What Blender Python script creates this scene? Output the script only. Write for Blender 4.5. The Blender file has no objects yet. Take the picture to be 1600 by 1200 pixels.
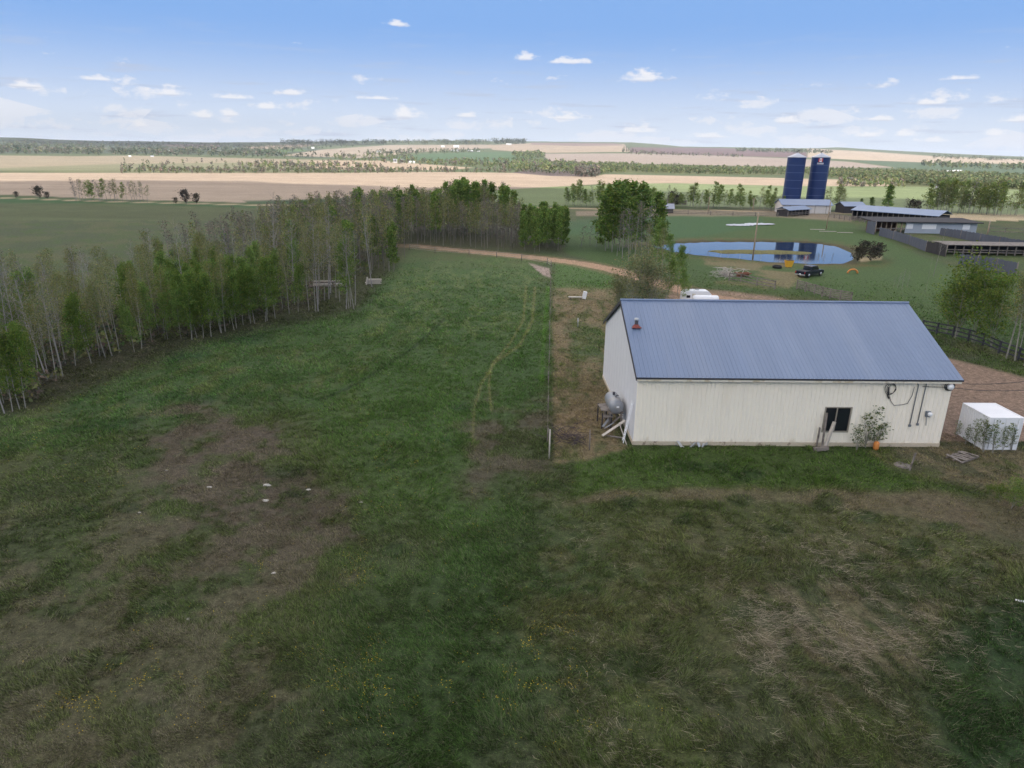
import bpy, math, random
import numpy as np
from mathutils import Matrix, Vector
# ------------------------------------------------------------------ camera
H=20.; F=1067.; CX,CY=800.,600.
ROLL=math.atan(.014); PITCH=math.atan((CY-236.)*math.cos(ROLL)/F)
fwd=np.array([0,math.cos(PITCH),-math.sin(PITCH)]); up0=np.array([0,math.sin(PITCH),math.cos(PITCH)]); r0=np.array([1.,0,0])
right=r0*math.cos(ROLL)+up0*math.sin(ROLL); up=up0*math.cos(ROLL)-r0*math.sin(ROLL)
S=bpy.context.scene; COL=S.collection
cd=bpy.data.cameras.new('camera'); cam=bpy.data.objects.new('camera',cd); COL.objects.link(cam)
cd.sensor_width=36; cd.lens=36*F/1600.; cd.clip_start=.1; cd.clip_end=60000
M=Matrix.Identity(4)
for i in range(3): M[i][0]=right[i]; M[i][1]=up[i]; M[i][2]=-fwd[i]
M[2][3]=H; cam.matrix_world=M; S.camera=cam
# ------------------------------------------------------------------ light
SUN_EL=math.radians(43); SUN_AZ=math.radians(152)   # azimuth from +Y towards +X : behind the camera, to the right
SD=np.array([math.sin(SUN_AZ)*math.cos(SUN_EL),math.cos(SUN_AZ)*math.cos(SUN_EL),math.sin(SUN_EL)])
sl=bpy.data.lights.new('sun','SUN'); sl.energy=3.3; sl.angle=math.radians(.5); sl.color=(1,.95,.88)
so=bpy.data.objects.new('sun',sl); COL.objects.link(so)
so.rotation_euler=Vector(SD).to_track_quat('Z','Y').to_euler()
S.view_settings.view_transform='Standard'; S.view_settings.look='None'; S.view_settings.gamma=1; S.view_settings.exposure=.75
W=bpy.data.worlds.new('World'); S.world=W; W.use_nodes=True
SKY_STR=.1; EXPO=.75

class NT:
    """small node-tree writer"""
    def __init__(s,t): s.t=t; s.n=t.nodes; s.l=t.links
    def new(s,ty,**k):
        n=s.n.new(ty)
        for a,b in k.items(): setattr(n,a,b)
        return n
    def put(s,sock,v):
        if isinstance(v,bpy.types.NodeSocket): s.l.new(v,sock)
        else: sock.default_value=v
    def m(s,op,a,b=0.,c=0.,clamp=False):
        n=s.new('ShaderNodeMath',operation=op,use_clamp=clamp); s.put(n.inputs[0],a); s.put(n.inputs[1],b); s.put(n.inputs[2],c); return n.outputs[0]
    def vm(s,op,a,b=(0,0,0)):
        n=s.new('ShaderNodeVectorMath',operation=op); s.put(n.inputs[0],a); s.put(n.inputs[1],b); return n.outputs[0]
    def mix(s,f,a,b,mode='MIX'):
        n=s.new('ShaderNodeMix',data_type='RGBA',blend_type=mode); s.put(n.inputs[0],f); s.put(n.inputs[6],a); s.put(n.inputs[7],b); return n.outputs[2]
    def noise(s,v,sc,det=3.,ro=.5,dim='3D',dist=0.):
        n=s.new('ShaderNodeTexNoise',noise_dimensions=dim)
        if v is not None: s.put(n.inputs['Vector'],v)
        n.inputs['Scale'].default_value=sc; n.inputs['Detail'].default_value=det; n.inputs['Roughness'].default_value=ro; n.inputs['Distortion'].default_value=dist
        return n.outputs[0]
    def ss(s,x,a,b):
        n=s.new('ShaderNodeMapRange',interpolation_type='SMOOTHSTEP'); s.put(n.inputs[0],x); n.inputs[1].default_value=a; n.inputs[2].default_value=b; n.inputs[3].default_value=0; n.inputs[4].default_value=1; return n.outputs[0]
    def comb(s,x,y,z=0.):
        n=s.new('ShaderNodeCombineXYZ'); s.put(n.inputs[0],x); s.put(n.inputs[1],y); s.put(n.inputs[2],z); return n.outputs[0]

def ray(x,y): return fwd*F+right*(x-CX)+up*(CY-y)
def P(x,y,z=0.):
    d=ray(x,y); t=(z-H)/d[2]; p=np.array([0,0,H])+d*t; p[2]=z; return p
def WY(x,y,Y):
    d=ray(x,y); t=Y/d[1]; return np.array([0,0,H])+d*t
def pix(x,y,z):
    q0,q1,q2=x,y,z-H
    c=q0*fwd[0]+q1*fwd[1]+q2*fwd[2]; r=q0*right[0]+q1*right[1]+q2*right[2]; u=q0*up[0]+q1*up[1]+q2*up[2]
    ok=c>1; c=np.where(ok,c,1.)
    return np.where(ok,CX+F*r/c,-9e4),np.where(ok,CY-F*u/c,9e4)

# sky: Nishita + fair-weather clouds and an added overhead fill glow, laid out by direction (infinitely far away)
def build_world():
    g=NT(W.node_tree); g.n.clear()
    out=g.new('ShaderNodeOutputWorld'); bg=g.new('ShaderNodeBackground')
    sky=g.new('ShaderNodeTexSky',sky_type='NISHITA'); sky.sun_disc=False; sky.sun_elevation=SUN_EL; sky.sun_rotation=SUN_AZ
    sky.air_density=1.3; sky.dust_density=.35; sky.ozone_density=2.2; sky.altitude=700
    tc=g.new('ShaderNodeTexCoord'); v=tc.outputs['Generated']
    sp=g.new('ShaderNodeSeparateXYZ'); g.l.new(v,sp.inputs[0]); x,y,z=sp.outputs
    az=g.m('ARCTAN2',x,y); el=g.m('ARCSINE',z)
    wv=g.comb(az,g.m('MULTIPLY',el,2.0))
    n1=g.noise(wv,55,4,.6); n2=g.noise(wv,18,2,.5)
    ne=g.m('SUBTRACT',n1,.5)
    dens=None; under=None
    def add(d):
        nonlocal dens
        dens=d if dens is None else g.m('MAXIMUM',dens,d)
    bright=None
    heroes=[(262,141,24,7),(1006,117,30,9),(637,175,23,9),(416,164,22,6),(320,177,17,7),(357,175,12,6),(1229,185,16,7),(730,178,14,5),(1418,207,18,6),(1352,208,17,6),(1555,206,15,6),(822,87,16,6),(892,94,30,5),(1463,218,24,4),(1000,202,24,5),(1110,211,30,4),(218,192,12,6),(455,143,18,5),(365,150,26,4),(1450,158,26,5),(1380,184,22,4),(1595,184,22,6),(890,182,24,4),(590,152,26,3),(150,120,24,5),(40,130,20,6),(1500,120,22,4),(620,36,18,4)]
    for (px,py,w,h) in heroes:
        d=ray(px,py); a0=math.atan2(d[0],d[1]); e0=math.atan2(d[2],math.hypot(d[0],d[1]))
        L=math.sqrt(F*F+(px-CX)**2+(py-CY)**2)
        wr=w/L*1.35; hr=h/L*1.75
        da=g.m('DIVIDE',g.m('SUBTRACT',az,a0),wr); de=g.m('DIVIDE',g.m('SUBTRACT',el,e0-.35*hr),hr)
        # flat base: the lower side falls off faster
        de2=g.m('MAXIMUM',de,g.m('MULTIPLY',de,-2.6))
        r=g.m('SQRT',g.m('ADD',g.m('MULTIPLY',da,da),g.m('MULTIPLY',de2,de2)))
        q_=g.m('SUBTRACT',1.,r); add(q_); u_=g.m('MINIMUM',q_,g.m('SUBTRACT',.0,de)); under=u_ if under is None else g.m('MAXIMUM',under,u_)
    hero=g.ss(g.m('ADD',dens,g.m('MULTIPLY',ne,2.3)),.0,.75)
    # small puffs low over the horizon, Voronoi cells
    vv=g.comb(g.m('MULTIPLY',az,15.),g.m('MULTIPLY',el,62.))
    vo=g.new('ShaderNodeTexVoronoi'); g.l.new(vv,vo.inputs['Vector']); vo.inputs['Scale'].default_value=1.; vo.inputs['Randomness'].default_value=1.
    sc=g.new('ShaderNodeSeparateColor'); g.l.new(vo.outputs['Color'],sc.inputs[0])
    gate=g.m('MULTIPLY',sc.outputs[0],g.ss(el,.14,.015))
    p2=g.ss(g.m('ADD',g.m('SUBTRACT',g.m('MULTIPLY',gate,.95),vo.outputs['Distance']),g.m('MULTIPLY',ne,1.6)),.02,.38)
    # thin flat streaks of greyish cloud
    sv=g.comb(g.m('MULTIPLY',az,9.),g.m('MULTIPLY',el,95.))
    s1=g.noise(sv,1.,5,.6)
    st=g.m('MULTIPLY',g.ss(s1,.52,.72),g.m('MULTIPLY',g.ss(el,.17,.03),.9))
    # milky band at the horizon
    hb=g.m('MULTIPLY',g.ss(el,.10,-.01),.55)
    up_n=g.noise(g.vm('DIVIDE',v,g.comb(g.m('MAXIMUM',z,.12),g.m('MAXIMUM',z,.12),g.m('MAXIMUM',z,.12))),1.3,5,.55)
    hi=g.m('MULTIPLY',g.ss(up_n,.43,.6),g.m('MULTIPLY',g.ss(el,.2,.4),.95))
    col=sky.outputs[0]
    k=1/(SKY_STR*2**EXPO)
    C=lambda r,gg,b:(r*k,gg*k,b*k,1)
    low=g.mix(g.ss(el,.0,.16),C(.72,.80,.92),C(.24,.45,.86))
    col=g.mix(g.ss(el,.34,.2),col,low)
    col=g.mix(st,col,C(.52,.58,.74))
    col=g.mix(g.m('MULTIPLY',p2,.8),col,C(.84,.86,.93))
    col=g.mix(g.m('MULTIPLY',hero,.8),col,g.mix(g.ss(g.m('ADD',under,g.m('MULTIPLY',ne,.5)),-.05,.35),C(.98,.96,.97),C(.62,.66,.78)))
    col=g.mix(hi,col,C(4.3,3.85,3.4))  # unseen overhead layer, added far brighter than the visible clouds to fill the shade
    g.l.new(col,bg.inputs[0]); bg.inputs[1].default_value=SKY_STR; g.l.new(bg.outputs[0],out.inputs[0])
build_world(); W.cycles.sampling_method='MANUAL'; W.cycles.sample_map_resolution=256

# ------------------------------------------------------------------ helpers
R=random.Random(7)
def _h(ix,iy,seed):
    a=(ix.astype(np.int64)*374761393+iy.astype(np.int64)*668265263+seed*974711)&0xffffffff
    a=((a^(a>>13))*1274126177)&0xffffffff
    return ((a^(a>>16))&0xffff)/65535.
def vn(x,y,seed=0):
    ix=np.floor(x);iy=np.floor(y);fx=x-ix;fy=y-iy;fx=fx*fx*(3-2*fx);fy=fy*fy*(3-2*fy)
    a=_h(ix,iy,seed);b=_h(ix+1,iy,seed);c=_h(ix,iy+1,seed);d=_h(ix+1,iy+1,seed)
    return (a*(1-fx)+b*fx)*(1-fy)+(c*(1-fx)+d*fx)*fy
def fbm(x,y,o=4,seed=0):
    s=0;a=.5;t=0
    for i in range(o):
        s=s+a*vn(x*2**i+17.3*i,y*2**i-9.1*i,seed+i); t+=a; a*=.55
    return s/t
def sstep(x,a,b):
    t=np.clip((x-a)/(b-a),0,1); return t*t*(3-2*t)
def sdf(px,py,poly):
    """signed distance (positive inside)"""
    p=np.array(poly,float); n=len(p); d=np.full(px.shape,1e18); ins=np.zeros(px.shape,bool)
    for i in range(n):
        x1,y1=p[i];x2,y2=p[(i+1)%n]; ex,ey=x2-x1,y2-y1
        t=np.clip(((px-x1)*ex+(py-y1)*ey)/max(ex*ex+ey*ey,1e-9),0,1)
        d=np.minimum(d,(px-x1-t*ex)**2+(py-y1-t*ey)**2)
        if y1!=y2:
            c=((y1>py)!=(y2>py))&(px<(x2-x1)*(py-y1)/(y2-y1)+x1); ins^=c
    d=np.sqrt(d); return np.where(ins,d,-d)
def dline(px,py,pts):
    d=np.full(px.shape,1e18)
    for (x1,y1),(x2,y2) in zip(pts[:-1],pts[1:]):
        ex,ey=x2-x1,y2-y1; t=np.clip(((px-x1)*ex+(py-y1)*ey)/max(ex*ex+ey*ey,1e-9),0,1)
        d=np.minimum(d,(px-x1-t*ex)**2+(py-y1-t*ey)**2)
    return np.sqrt(d)
SKX=[-400,0,180,330,500,700,800,980,1060,1200,1300,1400,1500,1600,2000]
SKS=[7,7,5,6,9,13,14,15,9,9,10,7,4,2,2]
def zt(x,y):
    x=np.asarray(x,float);y=np.asarray(y,float)
    D=np.maximum(np.hypot(x,y),1e-3); az=np.clip(np.arctan2(x,y),-.85,.85)
    s=np.interp(800+1127*np.tan(az),SKX,SKS)
    t=np.clip(np.log(D/700)/math.log(6000/700),0,1)
    a=30.486*(1-t)**1.25-s*t
    z=H-D*a/F
    z=z+np.where(D>700,(fbm(x/420,y/420,3,5)-.5)*D*.0022*sstep(D,700,1400),0)
    z=np.where(D>6000,z-(D-6000)*(s/F+.004),z)
    z=np.where(D<=700,0.,z)
    return z
def G(px,py):
    d=ray(px,py); h=math.hypot(d[0],d[1]); D=np.geomspace(12,7000,4000)
    zr=H+D*d[2]/h; zz=zt(D*d[0]/h,D*d[1]/h); k=np.argmax(zr<=zz)
    if not (zr<=zz).any(): k=len(D)-1
    if D[k]<690: return P(px,py)
    return np.array([D[k]*d[0]/h,D[k]*d[1]/h,zz[k]])
def lin(r,g,b,k=1.):
    f=lambda c:(c/255/12.92 if c/255<=.04045 else ((c/255+.055)/1.055)**2.4)
    return np.array([f(r)*k,f(g)*k,f(b)*k])

MATS={}
def mat(name,col,rough=.7,metal=0.,var=.15,sc=3.,bump=.0,bsc=20.,col2=None,f2=(.5,.65),sc2=1.5,spec=.5,obj=False,rnd=0.,stretch=None):
    if name in MATS: return MATS[name]
    m=bpy.data.materials.new(name); m.use_nodes=True; g=NT(m.node_tree); b=g.n['Principled BSDF']
    tc=g.new('ShaderNodeTexCoord'); v=tc.outputs['Object']
    if stretch: v=g.vm('MULTIPLY',v,stretch)
    c=(*col,1) if len(col)==3 else col
    n=g.noise(v,sc,4,.6)
    k=g.m('ADD',g.m('MULTIPLY',g.m('SUBTRACT',n,.5),var*2.2),1.)
    cc=c
    if col2 is not None: cc=g.mix(g.ss(g.noise(v,sc2,4,.6),*f2),c,(*col2,1))
    if rnd:
        oi=g.new('ShaderNodeObjectInfo'); k=g.m('MULTIPLY',k,g.m('ADD',g.m('MULTIPLY',g.m('SUBTRACT',oi.outputs['Random'],.5),rnd*2),1.))
    cc=g.mix(1.,cc,g.comb(k,k,k),'MULTIPLY')
    g.l.new(cc,b.inputs['Base Color']); b.inputs['Roughness'].default_value=rough; b.inputs['Metallic'].default_value=metal
    b.inputs['Specular IOR Level'].default_value=spec
    if bump:
        bn=g.new('ShaderNodeBump'); bn.inputs['Strength'].default_value=bump; bn.inputs['Distance'].default_value=.05
        g.l.new(g.noise(v,bsc,3,.6),bn.inputs['Height']); g.l.new(bn.outputs[0],b.inputs['Normal'])
    MATS[name]=m; return m
def attrmat(name,transl=.0,rough=.9,noise_sc=0.,var=0.,bump=0.,bsc=8.,obj_rnd=0.):
    """base colour from the mesh's own 'Col' attribute, with fine noise on top"""
    m=bpy.data.materials.new(name); m.use_nodes=True; g=NT(m.node_tree); b=g.n['Principled BSDF']
    at=g.new('ShaderNodeAttribute',attribute_name='Col'); c=at.outputs['Color']
    tc=g.new('ShaderNodeTexCoord'); v=tc.outputs['Object']
    if noise_sc:
        k=g.m('ADD',g.m('MULTIPLY',g.m('SUBTRACT',g.noise(v,noise_sc,5,.7),.5),var*2.4),1.); k=g.m('MAXIMUM',g.m('MULTIPLY',k,g.m('ADD',g.m('MULTIPLY',g.m('SUBTRACT',g.noise(v,noise_sc*.28,6,.75),.5),var*3.),1.)),.15); c=g.mix(1.,c,g.comb(k,k,k),'MULTIPLY')
    if obj_rnd:
        oi=g.new('ShaderNodeObjectInfo'); k=g.m('ADD',g.m('MULTIPLY',g.m('SUBTRACT',oi.outputs['Random'],.5),obj_rnd*2),1.); c=g.mix(1.,c,g.comb(k,k,g.m('MULTIPLY',k,k)),'MULTIPLY')
    g.l.new(c,b.inputs['Base Color']); b.inputs['Roughness'].default_value=rough; b.inputs['Specular IOR Level'].default_value=.2
    if bump:
        bn=g.new('ShaderNodeBump'); bn.inputs['Strength'].default_value=bump; bn.inputs['Distance'].default_value=.12
        g.l.new(g.noise(v,bsc,4,.7),bn.inputs['Height']); g.l.new(bn.outputs[0],b.inputs['Normal'])
    if transl:
        tr=g.new('ShaderNodeBsdfTranslucent'); g.l.new(c,tr.inputs[0]); mx=g.new('ShaderNodeMixShader'); mx.inputs[0].default_value=transl
        g.l.new(b.outputs[0],mx.inputs[1]); g.l.new(tr.outputs[0],mx.inputs[2]); g.l.new(mx.outputs[0],g.n['Material Output'].inputs[0])
    return m

def link(o,parent=None):
    COL.objects.link(o)
    if parent is not None: o.parent=parent
    return o
def npmesh(name,verts,faces,cols=None,smooth=False):
    """verts (n,3); faces (m,k) equal-size; cols per vertex (n,3)"""
    me=bpy.data.meshes.new(name); n=len(verts); m,k=faces.shape
    me.vertices.add(n); me.vertices.foreach_set('co',np.ascontiguousarray(verts,np.float32).ravel())
    me.loops.add(m*k); me.loops.foreach_set('vertex_index',np.ascontiguousarray(faces,np.int32).ravel())
    me.polygons.add(m); me.polygons.foreach_set('loop_start',np.arange(0,m*k,k,dtype=np.int32)); me.polygons.foreach_set('loop_total',np.full(m,k,np.int32))
    if smooth: me.polygons.foreach_set('use_smooth',np.ones(m,bool))
    if cols is not None:
        a=me.attributes.new('Col','FLOAT_COLOR','POINT'); c=np.ones((n,4),np.float32); c[:,:3]=cols; a.data.foreach_set('color',c.ravel())
    me.update(calc_edges=True); return me
def tag(o,label=None,cat=None,group=None,kind=None):
    if label: o['label']=label
    if cat: o['category']=cat
    if group: o['group']=group
    if kind: o['kind']=kind
    return o
def thing(name,label,cat,loc=(0,0,0),rz=0,group=None):
    o=bpy.data.objects.new(name,None); o.empty_display_size=.2; o.location=tuple(float(c) for c in loc); o.rotation_euler=(0,0,rz); link(o)
    return tag(o,label,cat,group)
class MB:
    def __init__(s): s.v=[]; s.f=[]; s.sm=[]
    def add(s,vs,fs,sm=False):
        o=len(s.v); s.v+= [tuple(float(c) for c in v) for v in vs]; s.f+=[tuple(i+o for i in f) for f in fs]; s.sm+=[sm]*len(fs); return s
    def box(s,x0,x1,y0,y1,z0,z1,T=None):
        vs=[(x,y,z) for z in (z0,z1) for y in (y0,y1) for x in (x0,x1)]
        if T: vs=[T@Vector(v) for v in vs]
        return s.add(vs,[(0,2,3,1),(4,5,7,6),(0,1,5,4),(2,6,7,3),(0,4,6,2),(1,3,7,5)])
    def cbox(s,cx,cy,cz,w,d,h,rz=0,T=None):
        m=Matrix.Translation((cx,cy,cz))@Matrix.Rotation(rz,4,'Z')
        if T: m=m@T
        return s.box(-w/2,w/2,-d/2,d/2,-h/2,h/2,m)
    def tube(s,pts,rad,n=8,cap=True,sm=True):
        pts=[Vector(tuple(float(c) for c in p)) for p in pts]; rad=rad if isinstance(rad,(list,tuple)) else [rad]*len(pts)
        vs=[];u=None
        for i,p in enumerate(pts):
            d=(pts[min(i+1,len(pts)-1)]-pts[max(i-1,0)]).normalized()
            if u is None: u=d.orthogonal().normalized()
            else:
                u=(u-d*u.dot(d)); u=u.normalized() if u.length>1e-6 else d.orthogonal().normalized()
            w=d.cross(u)
            for k in range(n):
                a=2*math.pi*k/n; vs.append(p+(u*math.cos(a)+w*math.sin(a))*rad[i])
        fs=[(i*n+k,i*n+(k+1)%n,(i+1)*n+(k+1)%n,(i+1)*n+k) for i in range(len(pts)-1) for k in range(n)]
        if cap: fs+=[tuple(range(n))[::-1],tuple((len(pts)-1)*n+k for k in range(n))]
        return s.add(vs,fs,sm)
    def bar(s,a,b,w,h=None):
        """rectangular beam from a to b"""
        a=Vector(tuple(float(c) for c in a));b=Vector(tuple(float(c) for c in b));h=h or w;d=(b-a);L=d.length;d.normalize()
        q=d.to_track_quat('X','Z').to_matrix().to_4x4(); m=Matrix.Translation(a)@q
        return s.box(0,L,-w/2,w/2,-h/2,h/2,m)
    def lathe(s,prof,n=24,c=(0,0,0),sm=True,axis='Z'):
        vs=[]
        for r,z in prof:
            for k in range(n):
                a=2*math.pi*k/n; x,y=r*math.cos(a),r*math.sin(a)
                v={'Z':(x,y,z),'Y':(x,z,y),'X':(z,x,y)}[axis]; vs.append((v[0]+c[0],v[1]+c[1],v[2]+c[2]))
        fs=[(i*n+k,i*n+(k+1)%n,(i+1)*n+(k+1)%n,(i+1)*n+k) for i in range(len(prof)-1) for k in range(n)]
        return s.add(vs,fs,sm)
    def prism(s,poly,h0,h1,axis='Y'):
        """polygon (a,b) extruded along axis: Y -> (a,h,b); X -> (h,a,b); Z -> (a,b,h)"""
        f={'Y':lambda a,b,h:(a,h,b),'X':lambda a,b,h:(h,a,b),'Z':lambda a,b,h:(a,b,h)}[axis]
        n=len(poly); vs=[f(a,b,h0) for a,b in poly]+[f(a,b,h1) for a,b in poly]
        return s.add(vs,[tuple(range(n)),tuple(range(2*n-1,n-1,-1))]+[(i,(i+1)%n,n+(i+1)%n,n+i) for i in range(n)])
    def build(s,name,m,parent=None,bevel=0,label=None):
        me=bpy.data.meshes.new(name); me.from_pydata(s.v,[],s.f); me.polygons.foreach_set('use_smooth',s.sm)
        bad=None
        import bmesh
        bm=bmesh.new(); bm.from_mesh(me); bmesh.ops.recalc_face_normals(bm,faces=bm.faces)
        if bevel:
            bmesh.ops.bevel(bm,geom=list(bm.edges),offset=bevel,segments=2,affect='EDGES',profile=.5)
        bm.to_mesh(me); bm.free(); me.materials.append(m)
        o=bpy.data.objects.new(name,me); link(o,parent)
        if label: o['label']=label
        return o
def copy_tree(o,parent=None):
    c=o.copy(); COL.objects.link(c); c.parent=parent
    for ch in list(o.children): copy_tree(ch,c)
    return c

# ------------------------------------------------------------------ ground sheet (one polar sheet round the camera foot)
POND=[(1018,384),(1050,379),(1110,376.5),(1200,376.5),(1270,378),(1310,384),(1333,394),(1337,404),(1320,411),(1270,411.5),(1200,408.5),(1150,403),(1090,398),(1050,392)]
ISL=[(1104,390.5),(1150,389),(1215,390),(1268,392.5),(1262,396),(1200,395.5),(1130,394.5)]
POND_W=[tuple(P(*p)[:2]) for p in POND]; ISL_W=[tuple(P(*p)[:2]) for p in ISL]
DRIVE=[P(*p)[:2] for p in [(560,388),(610,384),(650,384),(700,389.5),(760,395),(850,404),(910,412),(960,422),(1000,434),(1060,452),(1110,464),(1180,476)]]
def soft(px,py,poly,w,amp=0,nz=None):
    q=np.array(poly); x0,y0=q.min(0)-w-abs(amp)-4; x1,y1=q.max(0)+w+abs(amp)+4
    r=np.zeros(px.shape); k=(px>x0)&(px<x1)&(py>y0)&(py<y1)
    if not k.any(): return r
    d=sdf(px[k],py[k],poly)
    if nz is not None: d=d+(nz[k]-.5)*2*amp
    r[k]=sstep(d,-w,w); return r
def paint(x,y,z):
    px,py=pix(x,y,z); D=np.hypot(x,y)
    n8=fbm(x/9,y/9,4,11); n2=fbm(x/2.2,y/2.2,4,23); n05=fbm(x/.55,y/.55,3,37); nb=fbm(x/30,y/30,3,51); nt=fbm(x/1.1+3,y/2.8,4,71)
    nd=fbm((x+y*.3)/.5,(y-x*.3)/1.8,3,91)
    C=lambda r,g,b,k=1.36: lin(r*1.03,g*1.0,b*.93,k)
    mid=C(60,69,50); olive=C(72,76,53); green=C(57,74,38); dark=C(38,57,31); brown=C(77,71,66); straw=C(118,106,92); lush=C(60,80,38)
    col=np.empty(x.shape+(3,)); col[...]=mid
    def mixc(m,c):
        nonlocal col
        col=col*(1-m[...,None])+c*m[...,None]
    mixc(sstep(n8,.42,.62)*.8,olive); mixc(sstep(n2,.5,.7)*.75,green); mixc(sstep(nb,.5,.65)*.5,green)
    S_=lambda poly,w,amp=0,nz=n2: soft(px,py,poly,w,amp,nz)
    # meadow on the left and centre, greener
    mixc(S_([(0,640),(60,640),(330,530),(480,490),(640,395),(860,405),(862,640),(700,700),(560,660),(430,640),(200,680),(0,700)],30,25)*.75,C(58,84,48))
    mixc(S_([(520,600),(640,560),(750,560),(800,640),(760,720),(800,800),(760,900),(640,900),(560,780),(480,690)],50,60)*.65,C(58,81,41))
    mixc(S_([(640,900),(830,780),(1000,900),(900,1132),(560,1300),(540,1000)],90,60)*.6,C(50,72,42))
    mixc(S_([(620,410),(850,415),(855,500),(700,560),(560,520)],20,25)*sstep(nt+.6*(n05-.5),.35,.85)*.75,C(88,100,68))
    mixc(S_([(200,560),(620,520),(560,640),(380,640),(0,720),(0,660)],40,20)*sstep(nt+.5*(n05-.5),.38,.8)*.6,C(80,86,56))
    # bare brown turf
    mixc(S_([(230,690),(330,655),(440,672),(455,745),(520,785),(540,850),(440,900),(340,890),(285,820),(262,750)],46,110)*(.35+.6*sstep(n2+.5*(n05-.5),.3,.58)),brown*(.8+.45*n05[...,None]))
    mixc(S_([(0,830),(250,780),(480,880),(500,1000),(430,1400),(0,1400),(-300,1400),(-300,900)],90,120)*(.12+.62*sstep(n2+.5*(n05-.5),.38,.66)),C(80,78,66))
    mixc(S_([(730,655),(850,640),(868,735),(740,750)],38,70)*(.25+.55*sstep(n2,.35,.6)),brown)
    mixc(S_([(560,840),(660,800),(700,850),(640,900)],30,30)*.3,brown)
    # fore right: grey dry thatch with dark green tussocks
    mixc(S_([(860,800),(1620,790),(1700,1400),(850,1400),(800,1000)],60,30)*(.12+.5*sstep(n2+.6*(n05-.5),.38,.68)),C(84,83,64))
    mixc(S_([(1180,900),(1330,880),(1480,960),(1440,1060),(1300,1090),(1190,1010)],40,40)*sstep(nd,.45,.65)*.4,C(112,104,90))
    mixc(S_([(1500,960),(1640,920),(1700,1300),(1480,1250),(1440,1060)],40,40)*.8,C(34,58,32))
    mixc(S_([(860,1050),(1500,1080),(1500,1300),(800,1300)],50,40)*sstep(n2,.4,.65)*.45,green)
    # strip before the barn
    mixc(S_([(900,700),(985,697),(1380,690),(1420,740),(1560,780),(1300,768),(900,772)],12,9)*.9,lush)
    mixc(S_([(880,790),(960,764),(1200,762),(1480,768),(1700,800),(1700,870),(1480,815),(1250,785),(980,778)],7,5)*.8*(.55+.45*sstep(n2,.35,.6)),C(96,90,76))
    mixc(S_([(1400,775),(1620,790),(1620,870),(1500,840)],18,20)*.6*(.4+.6*sstep(n2,.35,.6)),C(84,78,66))
    mixc(S_([(1360,705),(1440,692),(1500,690),(1640,705),(1640,790),(1540,770),(1440,748),(1390,725)],9,12)*(.25+.5*sstep(nt+.5*(n05-.5),.35,.65)),C(106,97,80))
    # dry strip right of the wire fence
    strip=[(864,445),(965,450),(955,520),(948,600),(975,690),(985,700),(915,720),(866,725)]
    mixc(S_(strip,5,4)*.9,C(84,88,62)); mixc(S_(strip,5,4)*sstep(nt+.6*(n05-.5),.3,.62)*.85,C(116,105,88)); mixc(S_([(870,640),(950,640),(960,690),(900,700),(868,700)],8,8)*.6*(.4+.6*n05),C(116,102,84))
    mixc(S_([(885,510),(945,510),(945,560),(895,560)],8,8)*.6,C(60,84,56))
    mixc(S_([(868,405),(960,428),(960,452),(865,450)],5,3)*.8,C(66,92,52))
    # behind: home yard and pasture
    mixc(S_([(880,360),(1000,330),(1200,330),(1330,350),(1440,400),(1600,460),(1640,560),(1440,520),(1330,470),(1100,450),(960,420),(880,395)],4,3,n8)*.75,C(58,80,44))
    mixc(S_([(1100,405),(1230,408),(1260,430),(1230,450),(1120,440)],5,8)*sstep(n8,.45,.6)*.7,C(108,98,80))
    mixc(S_([(860,345),(1180,332),(1200,352),(1080,372),(880,366)],3,2,n8)*.55,C(52,82,56))
    mixc(S_([(880,330),(1210,328),(1330,338),(1330,346),(1190,338),(880,337)],1.5,1,n8)*.7,C(120,108,100))
    wd=sdf(x,y,POND_W); mixc(sstep(wd,-9,-3)*sstep(n2,.3,.6)*.75,C(82,74,50)); mixc(sstep(wd,-2.5,-1)*.7,C(60,54,42))
    mixc(sstep(sdf(x,y,ISL_W),-2,.5),C(92,92,60))
    mixc(S_([(1340,402),(1380,400),(1376,406),(1345,409)],2,1)*.8,C(150,140,118))
    # gravel yard round the barn and the drive
    yard=[(1055,452),(1130,455),(1225,466),(1262,482),(1330,490),(1445,545),(1480,560),(1530,572),(1620,596),(1800,660),(1800,700),(1600,690),(1470,690),(1350,640),(1000,500)]
    mixc(S_(yard,3,2),C(126,110,102)*(.82+.36*n05[...,None])*(.9+.2*n2[...,None]))
    dd=dline(x,y,DRIVE); mixc(sstep(-dd,-2.6,-1.7),C(142,120,106)*(.85+.3*n2[...,None])); mixc(sstep(-np.abs(dd-3.2),-1.3,-.2)*.5,C(104,96,76))
    mixc(sstep(-dd,-.5,-.1)*.35,C(120,112,88))
    mixc(S_([(826,411),(858,419),(861,434),(848,430)],1.6,1),C(132,122,122))
    # wheel ruts and the mown line in the meadow
    for pts,wd_,c in (([(694,498),(668,525),(640,548),(600,575),(555,602),(500,625)],1.7,dark),([(836,450),(832,500),(812,540),(775,565),(752,600),(741,640),(738,690)],1.5,C(98,102,72)),([(822,448),(818,500),(795,540),(768,570),(764,600),(768,640)],1.2,C(98,102,72)),([(856,450),(850,520),(846,600)],3.0,C(66,98,40))):
        k=(px>480)&(px<900)&(py>430)&(py<720); m=np.zeros(px.shape); m[k]=sstep(-(dline(px[k],py[k],pts)+(n2[k]-.5)*1.2),-wd_-2.2,-.2)*.85; mixc(m,c)
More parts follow.
